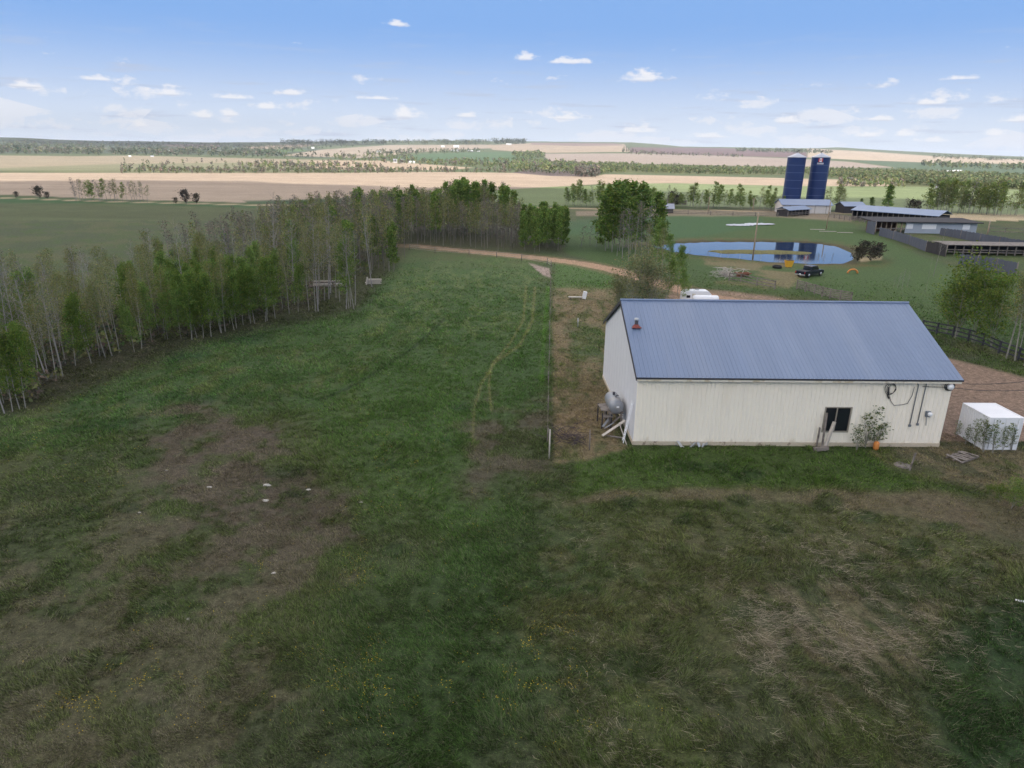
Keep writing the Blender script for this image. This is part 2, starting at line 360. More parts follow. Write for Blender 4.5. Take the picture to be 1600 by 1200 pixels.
    # round dark lush spots
    for (cx,cy,a,b) in [(270,556,48,14),(395,530,34,9),(1214,832,28,18),(560,938,20,14),(556,1108,34,22),(980,788,20,12),(600,724,42,10),(196,792,20,7),(130,800,30,8),(460,772,22,8),(250,952,26,14),(160,664,90,14),(1160,782,22,9),(1070,812,16,9),(1290,785,24,12),(1360,808,26,10),(1430,858,30,14),(1480,824,30,10),(1000,1040,60,26),(1170,880,36,18),(1060,860,22,10),(1350,880,30,14),(1190,960,70,26),(440,735,36,16),(700,690,26,10),(720,640,30,12),(620,860,26,14),(505,902,16,8),(1180,742,60,8),(1100,730,60,10),(1460,905,40,14),(300,620,90,10)]:
        k=(abs(px-cx)<a*2.2)&(abs(py-cy)<b*2.2)
        if k.any():
            q=((px[k]-cx)/a)**2+((py[k]-cy)/b)**2; m=np.zeros(px.shape); m[k]=sstep(1.1-q+(n2[k]-.5)*4+(n05[k]-.5)*2,-.1,1.1)*.6; mixc(m,dark if cy>700 else C(38,66,38))
    mixc(S_([(0,650),(60,640),(330,530),(560,487),(640,388),(880,395),(880,350),(620,340),(450,365),(350,415),(200,500),(0,505)],10,10)*.75,C(54,54,42))  # leaf litter under the wood
    # ---- the big fields beyond
    SF=1.85
    sunc=lambda r,g,b: lin(r,g,b,1/SF)
    far=(D>175)&(py<345)
    streak=fbm(x/60,y/9,3,61)[...,None]; fl=fbm(x/14,y/3.5,3,64)[...,None]
    def fld(poly,c,w=.7,a=1.,st=.25):
        m=soft(px,py,poly,w)*a*far; mixc(m,c*(1-st/2+st*streak)*(1-st/3+st*.66*fl))
    fld([(-300,300),(0,306),(170,312),(400,319),(640,321),(900,326),(900,345),(620,352),(300,400),(-300,420)],C(66,74,50),1.2,.95,.6)
    fld([(-300,300),(0,307),(170,313),(400,320),(400,325),(170,318),(-300,316)],C(42,72,40),1.2,.9)
    fld([(860,296),(1000,286),(1320,288),(1700,296),(1700,350),(1400,332),(1210,324),(860,320)],sunc(150,164,116),.8,1,.5)
    fld([(1390,331),(1700,338),(1700,362),(1500,345),(1330,336)],C(158,148,130),1.5,.9,.5)
    fld([(-300,262),(0,270),(540,270),(820,266.5),(925,276),(955,270.5),(1240,274),(1330,279),(1405,284),(1400,291),(1230,290.5),(1050,286),(930,288),(850,293),(700,302),(560,309),(400,317),(170,311),(0,304),(-300,298)],sunc(206,184,160),.6,1,.35)
    fld([(400,317),(560,308),(700,301),(860,292),(1010,287),(1010,322),(900,322),(640,318)],sunc(140,156,104),.8,.95)
    fld([(380,314),(500,311),(560,313),(500,318),(390,318)],C(40,66,40),1,.9)
    d=dline(px,py,[(-300,301),(0,309),(170,315),(400,320.5),(640,322),(900,325.5),(1000,327),(1210,331),(1330,333),(1450,338),(1700,350)]); mixc(sstep(-d,-1.15,-.3)*(D<700)*far*.8,C(150,136,118))
    fz=D>690
    c0=sunc(112,124,88); m=fz*1.; mixc(m,c0*(.85+.3*n8[...,None]))
    fld([(-300,239),(0,240),(200,240),(420,243),(480,247),(640,247),(500,232),(200,221),(-300,215)],sunc(96,108,88),.8)
    fld([(120,244),(205,243),(330,246),(470,249),(600,251),(640,256),(560,262),(300,266),(-300,264),(-300,240)],sunc(182,168,142),.8)
    fld([(190,256),(380,254),(520,260),(470,269),(200,270),(-100,266)],sunc(146,148,114),1.5,.8)
    fld([(250,226),(340,225),(345,229),(290,231)],sunc(150,132,122)); fld([(60,229),(170,231),(160,235),(60,233)],sunc(140,134,110)); fld([(380,230),(440,226),(500,225),(460,232),(400,233)],sunc(176,158,136)); fld([(400,234),(470,232),(480,236),(420,238)],sunc(110,136,88))
    fld([(440,243),(500,234),(610,226.5),(770,226),(775,231),(650,238),(600,244),(560,247)],sunc(190,174,154))
    fld([(600,248),(660,240.5),(750,237.5),(842,238),(835,247),(800,252),(690,254)],sunc(104,130,94),.8,1,.15)
    fld([(480,251),(590,251),(740,262),(700,266),(560,266),(480,262)],sunc(206,184,158))
    fld([(760,227),(830,223.5),(975,225),(985,237),(840,239),(770,234)],sunc(196,176,152)); fld([(830,223),(960,224),(978,227),(900,228),(830,226)],sunc(160,138,130))
    fld([(845,240),(985,239.5),(1120,243),(1250,248),(1330,253),(1400,262),(1280,262),(1000,256),(860,252)],sunc(186,170,156))
    fld([(985,230),(1130,231.5),(1260,238),(1262,247),(1120,243),(985,238.5)],sunc(134,110,108))
    fld([(1262,232),(1360,237),(1460,244),(1700,253),(1700,257),(1480,255),(1340,250),(1262,246)],sunc(212,192,168))
    fld([(1330,250.5),(1480,255.5),(1700,261),(1700,275),(1480,268),(1400,262)],sunc(104,124,96))
    fld([(845,262),(900,268),(930,276),(860,275),(800,270)],sunc(120,108,104))
    fld([(860,252),(1000,256),(1280,262),(1480,268),(1700,276),(1700,300),(1405,291),(1405,283),(1240,274),(960,270),(900,262)],sunc(118,124,84),.8)
    fld([(-300,268),(0,271),(-300,273)],sunc(150,140,110))
    # fine texture in the far bands
    col*= (1+(.22*(fbm(x/70,y/25,3,77)-.5)*fz))[...,None]
    return np.clip(col,0.004,.8)
def make_ground():
    hzr=np.concatenate([np.array([.0,3,7,11,14]),])
    a=np.concatenate([np.linspace(1500,700,330),np.linspace(698.3,300,250),np.linspace(299.2,256,70)])   # rows as in depression angle
    dep=np.arctan((a-CY)/F)+PITCH; Dn=H/np.tan(dep); Dn=Dn[(Dn<700)&(Dn>0)]; Dn=Dn[Dn>14.5]
    Df=np.geomspace(700,6000,190); De=np.array([6300,7000,8500,11000,14000,20000])
    Ds=np.concatenate([hzr[1:],Dn,Df[(Df>Dn.max()+2)],De])
    az=np.concatenate([np.radians(np.linspace(-180,-46,24))[:-1],np.radians(np.linspace(-46,46,1060)),np.radians(np.linspace(46,180,24))[1:-1]])
    A,DD=np.meshgrid(az,Ds); x=DD*np.sin(A); y=DD*np.cos(A); z=zt(x,y)
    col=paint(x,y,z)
    gap_shade=1-.30*(1-sstep(np.hypot(x,y),70,135)); col=col*gap_shade[...,None]  # self-shading between grass blades, darkened into the near ground colour
    wd=sdf(x.ravel(),y.ravel(),POND_W).reshape(x.shape); isl=sdf(x.ravel(),y.ravel(),ISL_W).reshape(x.shape)
    z=z-.9*sstep(wd,-.8,3)*(1-sstep(isl,-3,.5)*.93)
    nr,nc=x.shape
    V=np.stack([x,y,z],-1).reshape(-1,3); V=np.vstack([V,[[0,0,0]]]); Cc=np.vstack([col.reshape(-1,3),[[.05,.07,.03]]])
    i=np.arange(nr-1)[:,None]; j=np.arange(nc)[None,:]; j2=(j+1)%nc
    Fq=np.stack([i*nc+j,i*nc+j2,(i+1)*nc+j2,(i+1)*nc+j],-1).reshape(-1,4)
    c=len(V)-1; jj=np.arange(nc); tri=np.stack([np.full(nc,c),jj,(jj+1)%nc,(jj+1)%nc],-1)
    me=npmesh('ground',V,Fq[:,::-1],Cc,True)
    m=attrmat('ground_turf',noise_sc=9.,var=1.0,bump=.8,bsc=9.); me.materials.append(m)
    o=bpy.data.objects.new('ground',me); link(o); tag(o,kind='structure')
    # the little disc under the camera
    b=MB(); b.add([(math.sin(t)*3.0,math.cos(t)*3.0,0) for t in az[::8]],[tuple(range(len(az[::8])))]); me2=bpy.data.meshes.new('g'); 
make_ground()
# pond water
w=MB(); ext=[]
c0=np.mean(np.array(POND_W),0)
w.add([(c0[0]+(p[0]-c0[0])*1.04,c0[1]+(p[1]-c0[1])*1.06,-.2) for p in POND_W],[tuple(range(len(POND_W)))])
wm=bpy.data.materials.new('pond_water'); wm.use_nodes=True; g=NT(wm.node_tree); b=g.n['Principled BSDF']; b.inputs['Base Color'].default_value=(.012,.02,.03,1); b.inputs['Roughness'].default_value=.04; b.inputs['IOR'].default_value=1.5; b.inputs['Specular IOR Level'].default_value=1.
bn=g.new('ShaderNodeBump'); bn.inputs['Strength'].default_value=.05; bn.inputs['Distance'].default_value=.05; g.l.new(g.noise(g.new('ShaderNodeTexCoord').outputs['Object'],1.5,3),bn.inputs['Height']); g.l.new(bn.outputs[0],b.inputs['Normal'])
tag(w.build('water',wm),kind='structure')
#@@CLOUDS
# ------------------------------------------------------------------ cumulus overhead, outside the picture, whose shade lies on the farm
def make_cloud(name,label,pts_mask,alt,thick,cell,seed,x0,x1,y0,y1):
    xs=np.arange(x0,x1+1,cell); ys=np.arange(y0,y1+1,cell); X,Y=np.meshgrid(xs,ys)
    m=pts_mask(X,Y)+(fbm(X/110,Y/110,4,seed)-.5)*1.1
    m=np.clip(m,0,1.2)
    top=alt+thick*np.sqrt(m)*(.5+fbm(X/70,Y/70,4,seed+9)); bot=alt-thick*.22*np.sqrt(m)*(.4+fbm(X/60,Y/60,3,seed+5))
    nr,nc=X.shape; inside=m>0.01
    V=np.vstack([np.stack([X,Y,top],-1).reshape(-1,3),np.stack([X,Y,bot],-1).reshape(-1,3)]); n=nr*nc
    i=np.arange(nr-1)[:,None];j=np.arange(nc-1)[None,:]
    q=np.stack([i*nc+j,i*nc+j+1,(i+1)*nc+j+1,(i+1)*nc+j],-1).reshape(-1,4)
    ok=inside.ravel()[q].any(1); q=q[ok]
    me=npmesh(name,V,np.vstack([q,q[:,::-1]+n]),None,True)
    m_=MATS.get('cloud')
    if not m_:
        m_=bpy.data.materials.new('cloud'); m_.use_nodes=True; g=NT(m_.node_tree); g.n.remove(g.n['Principled BSDF'])
        d=g.new('ShaderNodeBsdfDiffuse'); d.inputs[0].default_value=(.9,.9,.9,1); t=g.new('ShaderNodeBsdfTranslucent'); t.inputs[0].default_value=(.97,.97,.98,1)
        mx=g.new('ShaderNodeMixShader'); mx.inputs[0].default_value=.75; g.l.new(d.outputs[0],mx.inputs[1]); g.l.new(t.outputs[0],mx.inputs[2]); g.l.new(mx.outputs[0],g.n['Material Output'].inputs[0]); MATS['cloud']=m_
    me.materials.append(m_); o=bpy.data.objects.new(name,me); link(o); return tag(o,label,'cloud')
def shade_mask(targets,alt,w):
    """cloud footprint that shades the given ground polygons"""
    sh=SD[:2]*alt/SD[2]
    polys=[[(p[0]+sh[0],p[1]+sh[1]) for p in T] for T in targets]
    def f(X,Y):
        d=np.full(X.shape,-1e9)
        for q in polys: d=np.maximum(d,sdf(X,Y,q))
        return np.clip(d/w+.5,-1,1.1)
    return f
A1=850; s1=SD[:2]*A1/SD[2]
T1=[[(-700,-300),(650,-300),(560,180),(330,225),(230,252),(120,268),(20,292),(-50,312),(-130,352),(-290,285),(-700,200)]]
make_cloud('cumulus_cloud','broad white cumulus high above and behind the barn, shading the farm',shade_mask(T1,A1,70),A1,150,22,3,-850+s1[0],800+s1[0],-450+s1[1],560+s1[1])
A2=1250; s2=SD[:2]*A2/SD[2]
T2=[[(-4200,3200),(-1500,3600),(-900,4300),(-1500,5600),(-4500,5300)]]
make_cloud('cumulus_cloud','long white cumulus high over the far wooded hills on the left',shade_mask(T2,A2,220),A2,160,70,13,-4700+s2[0],-600+s2[0],3000+s2[1],5900+s2[1])
def hgt(px,yb,yt):
    b=G(px,yb); lo,hi=b[2],b[2]+80
    for _ in range(40):
        m=(lo+hi)/2
        if float(pix(b[0],b[1],m)[1])>yt: lo=m
        else: hi=m
    return lo-b[2]
# ------------------------------------------------------------------ materials
mWall=mat('cream_siding',(.86,.80,.69),.55,0,.03,1.2,col2=(.82,.755,.64),f2=(.5,.75),sc2=.5,stretch=(1,1,.25))
_g=NT(mWall.node_tree); _b=_g.n['Principled BSDF']; _s=_b.inputs['Base Color'].links[0].from_socket   # splashed mud along the foot of the wall
_v=_g.new('ShaderNodeTexCoord').outputs['Object']; _z=_g.new('ShaderNodeSeparateXYZ'); _g.l.new(_v,_z.inputs[0])
_m=_g.ss(_g.m('ADD',_g.m('MULTIPLY',_z.outputs[2],-1.1),_g.m('MULTIPLY',_g.noise(_g.vm('MULTIPLY',_v,(1,1,.3)),1.6,5,.65),2.2)),.55,1.3)
_r=_g.ss(_g.noise(_g.vm('MULTIPLY',_v,(3,3,.12)),1.,3,.6),.60,.75)
_c=_g.mix(_g.m('MULTIPLY',_m,.5),_s,(.42,.33,.22,1)); _g.l.new(_g.mix(_g.m('MULTIPLY',_r,.07),_c,(.5,.42,.32,1)),_b.inputs['Base Color'])
mGable=mat('gable_shade_grey',(.64,.65,.68),.55,0,.04,.8)  # cool grey of the wall's shaded side, put into its colour
mRoof=mat('blue_grey_roof_metal',(.165,.22,.33),.45,.25,.10,1.1,col2=(.19,.24,.34),f2=(.4,.7),sc2=.35,stretch=(1,.06,.06))
mDark=mat('dark_trim',(.03,.03,.04),.6); mCream=mat('cream_trim',(.68,.63,.54),.6,0,.12,2,col2=(.5,.42,.3),sc2=1.2)
mFound=mat('stained_board',(.5,.43,.33),.8,0,.15,3,col2=(.25,.2,.15),f2=(.58,.66),sc2=2)
mBlack=mat('black_void',(.006,.006,.007),.9); mFrame=mat('window_frame',(.3,.27,.22),.6); mSteel=mat('galvanised',(.42,.44,.47),.4,.6,.1)
mRed=mat('red_rubber',(.20,.045,.035),.7,0,.2); mPipe=mat('grey_conduit',(.16,.18,.2),.5); mCable=mat('black_cable',(.02,.02,.022),.6)
mWhite=mat('white_paint',(.78,.79,.82),.45,0,.03,1); mWood=mat('weathered_wood',(.2,.175,.155),.85,0,.3,3,col2=(.1,.085,.075),sc2=2,stretch=(1,1,1))
mPlank=mat('pale_plank',(.45,.41,.36),.8,0,.25,3); mGreyW=mat('blue_grey_boards',(.085,.095,.125),.85,0,.35,1.2,stretch=(1,1,.1)); mRust=mat('rust',(.2,.07,.04),.8,0,.3,6)
mTank=mat('tank_silver',(.27,.285,.31),.45,.3,.12,2,col2=(.3,.28,.26),sc2=2); mRubber=mat('rubber',(.02,.02,.02),.8); mStone=mat('pale_stone',(.38,.36,.32),.9,0,.2,8)
mPole=mat('pole_wood',(.32,.24,.17),.85,0,.2,2); mYellow=mat('yellow_plastic',(.65,.35,.03),.6); mOrange=mat('orange_plastic',(.6,.22,.05),.6)
mGlass=bpy.data.materials.new('dark_glass'); mGlass.use_nodes=True; _b=mGlass.node_tree.nodes['Principled BSDF']; _b.inputs['Base Color'].default_value=(.012,.015,.02,1); _b.inputs['Roughness'].default_value=.08
# ------------------------------------------------------------------ barn
BO=np.array([8.80,45.38]); BR=.018; bc,bs=math.cos(BR),math.sin(BR); BL=22.35; BD=15.6; BH=5.25; RZ=8.95; RY=7.85
barn=thing('metal_barn','long cream metal barn with blue ribbed roof on the right','barn',(BO[0],BO[1],0),BR)
def BWp(px,py,y=0.):
    """local (x,z) where the sight line meets the barn plane at depth y"""
    d=ray(px,py); o=np.array([0,0,H]); n=np.array([-bs,bc]); t=(y-((o[:2]-BO)@n))/(d[:2]@n); p=o+d*t
    return (p[:2]-BO)@np.array([bc,bs]),p[2]
def ribs(a0,a1,per=.30,rw=.09,h=.034):
    out=[(a0,0.)]; a=a0+.08
    while a+rw<a1-.02:
        out+=[(a,0.),(a+.018,h),(a+rw-.018,h),(a+rw,0.)]; a+=per
    return out+[(a1,0.)]
def ribwall(mb,a0,a1,zb,ztop,place):
    zb=zb if callable(zb) else (lambda a,c=zb:c); ztop=ztop if callable(ztop) else (lambda a,c=ztop:c)
    pr=ribs(a0,a1); vs=[];fs=[]
    for a,h in pr: vs+=[place(a,h,zb(a)),place(a,h,ztop(a))]
    for i in range(len(pr)-1): fs.append((2*i,2*i+2,2*i+3,2*i+1))
    mb.add(vs,fs)
wx0,wz1=BWp(1290.5,637); wx1,wz0=BWp(1330,673.5); wx1=BWp(1330,640)[0]; wz0=BWp(1310,673.5)[1]
f=lambda a,h,z:(a,-h,z)
m1=MB(); ribwall(m1,0,wx0,.3,BH,f); ribwall(m1,wx1,BL,.3,BH,f); ribwall(m1,wx0,wx1,wz1,BH,f); ribwall(m1,wx0,wx1,.3,wz0,f)
m1.build('front_wall',mWall,barn); m1=MB(); ribwall(m1,0,BL,.3,BH,lambda a,h,z:(a,BD+h,z)); m1.build('back_wall',mWall,barn)
m2=MB(); rz=lambda y: BH+(RZ-BH)*(1-abs(y-RY)/RY)-.12
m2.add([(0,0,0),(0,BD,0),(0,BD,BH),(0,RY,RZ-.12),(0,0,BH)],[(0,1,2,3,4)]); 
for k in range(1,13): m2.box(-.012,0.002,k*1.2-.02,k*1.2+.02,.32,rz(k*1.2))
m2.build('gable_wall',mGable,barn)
m3=MB(); m3.add([(BL,0,0),(BL,BD,0),(BL,BD,BH),(BL,RY,RZ-.12),(BL,0,BH)],[(0,1,2,3,4)]); m3.build('gable_wall',mWall,barn)
m4=MB(); m4.box(-.02,BL+.02,-.045,.0,-.1,.3); m4.box(-.045,-.0,-.045,BD,-.1,.25); m4.build('foundation_board',mFound,barn)
m5=MB(); x0,x1=-.18,BL+.42
for sgn,ye,yr in ((1,-.42,RY),(-1,BD+.42,RY)):
    pr=ribs(x0,x1,.3,.08,.03); dy,dz=yr-ye,RZ-(BH-.0); L=math.hypot(dy,dz); nx,nz=-dz/L,abs(dy)/L; vs=[];fs=[]
    for a,h in pr:
        oy=(-dz/L*h) if sgn==1 else (dz/L*h); vs+=[(a,ye+oy,BH+.02+nz*h),(a,yr+oy*.0,RZ+.02+nz*h)]
    for i in range(len(pr)-1): fs.append((2*i,2*i+2,2*i+3,2*i+1))
    m5.add(vs,fs)
roof=m5.build('roof',mRoof,barn)
m=MB(); m.tube([(x0-.02,RY,RZ+.05),(x1+.02,RY,RZ+.05)],.11,6,True,False); m.build('ridge_cap',mRoof,roof)
m=MB(); m.box(x0,x1,-.44,-.40,BH-.10,BH+.018); m.build('drip_edge',mDark,roof)
m=MB(); m.box(x0+.04,x1-.1,-.38,-.05,BH-.13,BH-.11); m.box(x0+.04,x1-.1,-.40,-.36,BH-.26,BH-.10); m.build('fascia',mCream,barn)
m=MB()
for s_ in (0,1):
    ya,yb=(-.42,RY) if s_==0 else (BD+.42,RY)
    m.add([(x0-.03,ya,BH-.22),(x0+.02,ya,BH-.22),(x0+.02,ya,BH+.02),(x0-.03,ya,BH+.02),(x0-.03,yb,RZ-.26),(x0+.02,yb,RZ-.26),(x0+.02,yb,RZ+.02),(x0-.03,yb,RZ+.02)],[(0,1,2,3),(4,5,6,7),(0,1,5,4),(1,2,6,5),(2,3,7,6),(3,0,4,7)])
m.build('rake_trim',mDark,barn)
win=MB()
for a,b,c,d in ((wx0-.05,wx1+.05,wz1,wz1+.07),(wx0-.05,wx1+.05,wz0-.09,wz0)): win.box(a,b,-.05,.05,c,d)
xm=wx0+(wx1-wx0)*.46
for a,b in ((wx0-.05,wx0+.03),(wx1-.03,wx1+.05),(xm-.03,xm+.03)): win.box(a,b,-.045,.045,wz0,wz1)
wo=win.build('window',mFrame,barn)
m=MB(); m.box(wx0,wx1,.03,.04,wz0,wz1); m.build('pane',mGlass,wo)
def put_on_roof(px,py):
    # local point on the front slope seen at the pixel
    d=ray(px,py); lo,hi=20.,90.
    for _ in range(60):
        t=(lo+hi)/2; p=np.array([0,0,H])+d/np.linalg.norm(d)*t; q=p[:2]-BO; y=q@np.array([-bs,bc]); z=BH+(RZ-BH)*(y+.42)/(RY+.42)
        if p[2]>z: lo=t
        else: hi=t
    return q@np.array([bc,bs]),y,p[2]
vx,vy,vz=put_on_roof(994,511)
m=MB(); m.tube([(vx,vy,vz-.1),(vx,vy,vz+.55)],.13,12); vp=m.build('roof_vent',mDark,barn)
m=MB(); m.lathe([(.32,-.03),(.28,.06),(.16,.2),(.135,.22)],14,(vx,vy,vz)); m.cbox(vx,vy-.05,vz+.01,.7,.6,.05); m.build('boot',mRed,vp)
m=MB(); m.lathe([(.0,.72),(.17,.68),(.19,.55),(.14,.5)],14,(vx,vy,vz)); m.build('cap',mSteel,vp)
def conduit(pts,r=.035):
    m=MB(); m.tube([(a,-.09,z) for a,z in pts],r,8); return m
for pts in ([BWp(1385,593),BWp(1427,593.5),BWp(1432,596),BWp(1434,602),BWp(1420,664)],[BWp(1445,591),BWp(1447,597),BWp(1432,662)]):
    c=conduit([(p[0],p[1]) for p in pts]).build('conduit',mPipe,barn); e=pts[-1]; m=MB(); m.cbox(e[0],-.12,e[1],.16,.1,.16); m.build('junction_box',mPipe,c)
e=BWp(1448.5,646); m=MB(); m.cbox(e[0],-.12,e[1],.34,.16,.42); em=m.build('electric_meter',mPipe,barn,bevel=.02)
m=MB(); m.lathe([(.15,-.2),(.16,-.3),(.1,-.36),(0,-.37)],16,(e[0]+.06,0,e[1]+.02),axis='Y'); m.build('dial',mWhite,em); e2=BWp(1445.5,664); m=MB(); m.tube([(e[0]-.05,-.1,e[1]-.2),(e2[0],-.1,e2[1])],.025,6); m.build('pipe',mPipe,em)
# insulator rack and coil at the right-hand corner, cable coil hung on the wall
e=BWp(1482,602); m=MB()
for k in range(3): m.tube([(e[0]+(-.2+.2*k),-.1,e[1]+.42),(e[0]+(-.2+.2*k),-.3,e[1]+.42)],.06,8)
m.tube([(e[0]-.35,-.16,e[1]+.4),(e[0]+.35,-.16,e[1]+.4)],.03,6); m.build('insulator_rack',mPipe,barn)
for k in range(2):
    m=MB(); rr=.36-.07*k; m.tube([(e[0]+rr*math.cos(t),-.16-.05*k,e[1]-.02+rr*.9*math.sin(t)) for t in np.linspace(0,6.283,25)],.028,6,False); m.build('cable_loop',mCable,barn)
m=MB(); m.lathe([(0,-.34),(.2,-.32),(.24,-.2),(.2,-.12)],14,(e[0]+.03,0,e[1]-.05),axis='Y'); m.build('floodlight',mWhite,barn)
e=BWp(1390,607); m=MB(); rn=random.Random(3)
for k in range(3):
    rr=.42-.06*k; m.tube([(e[0]+.05*k+rr*math.cos(t)*(.9+.08*math.sin(3*t+k)),-.08-.03*k,e[1]+rr*1.05*math.sin(t)) for t in np.linspace(0,6.283,22)],.018,5,False)
pts=[BWp(*q) for q in [(1388,614),(1391,626),(1396,633),(1408,632),(1417,630),(1424,618),(1428,604)]]; m.tube([(a,-.07,z) for a,z in pts],.02,5)
pts=[BWp(*q) for q in [(1388,604),(1386,618),(1388,622)]]; m.tube([(a,-.1,z) for a,z in pts],.05,6)
m.build('cable_coil',mCable,barn)
e=BWp(1381,595); m=MB(); m.tube([(e[0]-.15,-.1,e[1]),(e[0]+.1,-.35,e[1]-.05)],.07,8); m.build('yard_lamp',mPipe,barn); m=MB(); m.cbox(e[0]+.5,-.12,e[1]+.1,.3,.12,.14); m.build('junction_box',mPipe,barn)
def b2w(x,y,z): return (BO[0]+x*bc-y*bs,BO[1]+x*bs+y*bc,z)
# service cables
for i,(a,pe,lab) in enumerate([((1384,597),(1640,590),'upper black cable running along the eave and off to the right'),((1440,603),(1640,606),'lower black cable from the conduits past the barn corner')]):
    A=BWp(*a); B=BWp(1482,597+7*i); p0=b2w(A[0],-.12,A[1]); p1=b2w(B[0],-.2,B[1]); q=WY(pe[0],pe[1],47.0+i); m=MB()
    pts=[p0]+[tuple(p0[j]+(p1[j]-p0[j])*t for j in range(3)) for t in (.5,)]+[p1]+[tuple(p1[j]+(q[j]-p1[j])*t-(.25*4*t*(1-t) if j==2 else 0) for j in range(3)) for t in np.linspace(.12,1,9)]
    m.tube(pts,.022,6); tag(m.build('power_cable',mCable),lab,'cable')
# white sliding pipe ladder by the corner
lad=thing('ladder','white weathered ladder leaning on the near corner of the shaded gable','ladder',(BO[0]-.55,BO[1]+.3,0),0)
for s_ in (0,1):
    m=MB(); m.bar((-.1,.0+.42*s_,0),(.42,.1+.42*s_,3.1),.07,.05); m.build('side_rail',mWhite,lad)
for k in range(9):
    t=.08+k*.105; m=MB(); m.tube([(-.1+.52*t,.1*t,3.1*t),(-.1+.52*t,.1*t+.42,3.1*t)],.022,6); m.build('rung',mWhite,lad)
# fuel tank on a timber stand
tk=thing('fuel_tank','silver fuel tank lying on a timber stand against the shaded gable','fuel tank',(7.95,48.2,0),.05)
m=MB(); r=.56; prof=[(0,-.02),(.3,.02),(.47,.1),(.55,.24),(r,.4),(r,2.2),(.52,2.4),(.4,2.52),(0,2.6)]
m.lathe(prof,24,(0,0,1.75),axis='Y'); tb=m.build('tank_shell',mTank,tk)
m=MB(); m.tube([(0,1.5,2.25),(0,1.5,2.5)],.09,10); m.build('filler_cap',mDark,tb); m=MB(); m.tube([(.05,.9,2.3),(.05,.9,2.42),(.25,.9,2.45)],.04,8); m.build('valve',mDark,tb)
m=MB(); m.cbox(.05,-.03,1.85,.2,.02,.12); m.build('name_plate',mWhite,tb)
for x in (-.5,.5):
    for y in (.35,2.2): m=MB(); m.bar((x,y,0),(x*.8,y,1.25),.12); m.build('leg',mWood,tk)
for y in (.35,2.2): m=MB(); m.cbox(0,y,1.25,1.2,.14,.14); m.build('cross_beam',mWood,tk)
m=MB(); m.bar((-.55,.3,.15),(.5,.3,1.1),.06,.14); m.build('brace',mWood,tk)
def stick(name,lab,cat,a,b,w,h,mt,grp=None): m=MB(); m.bar(a,b,w,h); return tag(m.build(name,mt,bevel=.008),lab,cat,grp)
stick('plank','long grey plank propped up at an angle in front of the fuel tank','plank',(6.75,46.7,.12),(8.5,47.5,1.05),.26,.05,mPlank)
stick('plank','short brown plank lying under the tank stand','plank',(7.1,46.9,.05),(8.3,46.4,.08),.22,.05,mWood)
stick('post','thin white post leaning beside the white ladder','post',(8.35,45.3,0),(8.0,47.2,1.0),.05,.05,mPlank)
hp=thing('steel_rack','open dark steel rack of scrap standing left of the fuel tank','frame',(6.9,48.3,0),.1)
for (a,b) in [((0,0,0),(0,0,1.3)),((0,1.6,0),(0,1.6,1.5)),((.7,0,0),(.7,0,1.2)),((.7,1.6,0),(.7,1.6,1.5))]: m=MB(); m.bar(a,b,.08); m.build('leg',mDark,hp)
m=MB(); m.cbox(.35,.9,1.42,.8,1.5,.06); m.cbox(.4,.1,1.0,.75,.5,.05); m.build('top_panel',mWood,hp)
m=MB(); m.bar((.0,-.3,.3),(.9,.6,.9),.2,.04); m.bar((.1,-.4,.2),(.8,-.5,.7),.15,.04); m.build('loose_board',mTank,hp)
# brush and small yard litter
def tangle(name,lab,cat,c,rx,ry,rz,n,mt,r0=.02,seed=1):
    rn=random.Random(seed); m=MB()
    for k in range(n):
        a=[rn.gauss(0,1) for _ in range(3)]; p=[c[0]+a[0]*rx*.5,c[1]+a[1]*ry*.5,abs(a[2])*rz*.4]; pts=[p]
        d=[rn.uniform(-1,1),rn.uniform(-1,1),rn.uniform(-.3,.8)]
        for s_ in range(4):
            d=[v+rn.uniform(-.4,.4) for v in d]; q=pts[-1]; pts.append([q[0]+d[0]*rx*.3,q[1]+d[1]*ry*.3,max(.02,min(rz,q[2]+d[2]*rz*.3))])
        m.tube(pts,[r0,r0,r0*.8,r0*.6,r0*.3],4,False,False)
    return tag(m.build(name,mt),lab,cat)
tangle('brush_pile','tangled heap of dark branches and wire beside the wire fence','brush pile',(4.15,46.1),1.1,1.2,.9,70,mat('dark_twig',(.06,.045,.05),.9),.022)
tangle('branch_heap','bleached heap of tangled branches left of the red machine','branch heap',P(1136,431),1.6,1.3,1.3,80,mat('bleached_twig',(.5,.45,.42),.9),.045,5)
def post(px,yb,yt,r,lab,mt=mPlank,grp=None):
    b=G(px,yb); h=hgt(px,yb,yt); m=MB(); m.tube([(0,0,-.1),(rn_.uniform(-.04,.04),rn_.uniform(-.04,.04),h)],[r,r*.9],8); o=m.build('fence_post',mt); o.location=tuple(b); return tag(o,lab,'post',grp)
rn_=random.Random(9)
post(858,717,671,.055,'pale corner post standing alone at the near end of the wire fence')
post(921,703,672,.05,'short grey post between the brush heap and the fuel tank',mWood)
post(903,511,497,.06,'short bluish pipe stub standing in the dry strip behind the brush heap',mSteel)
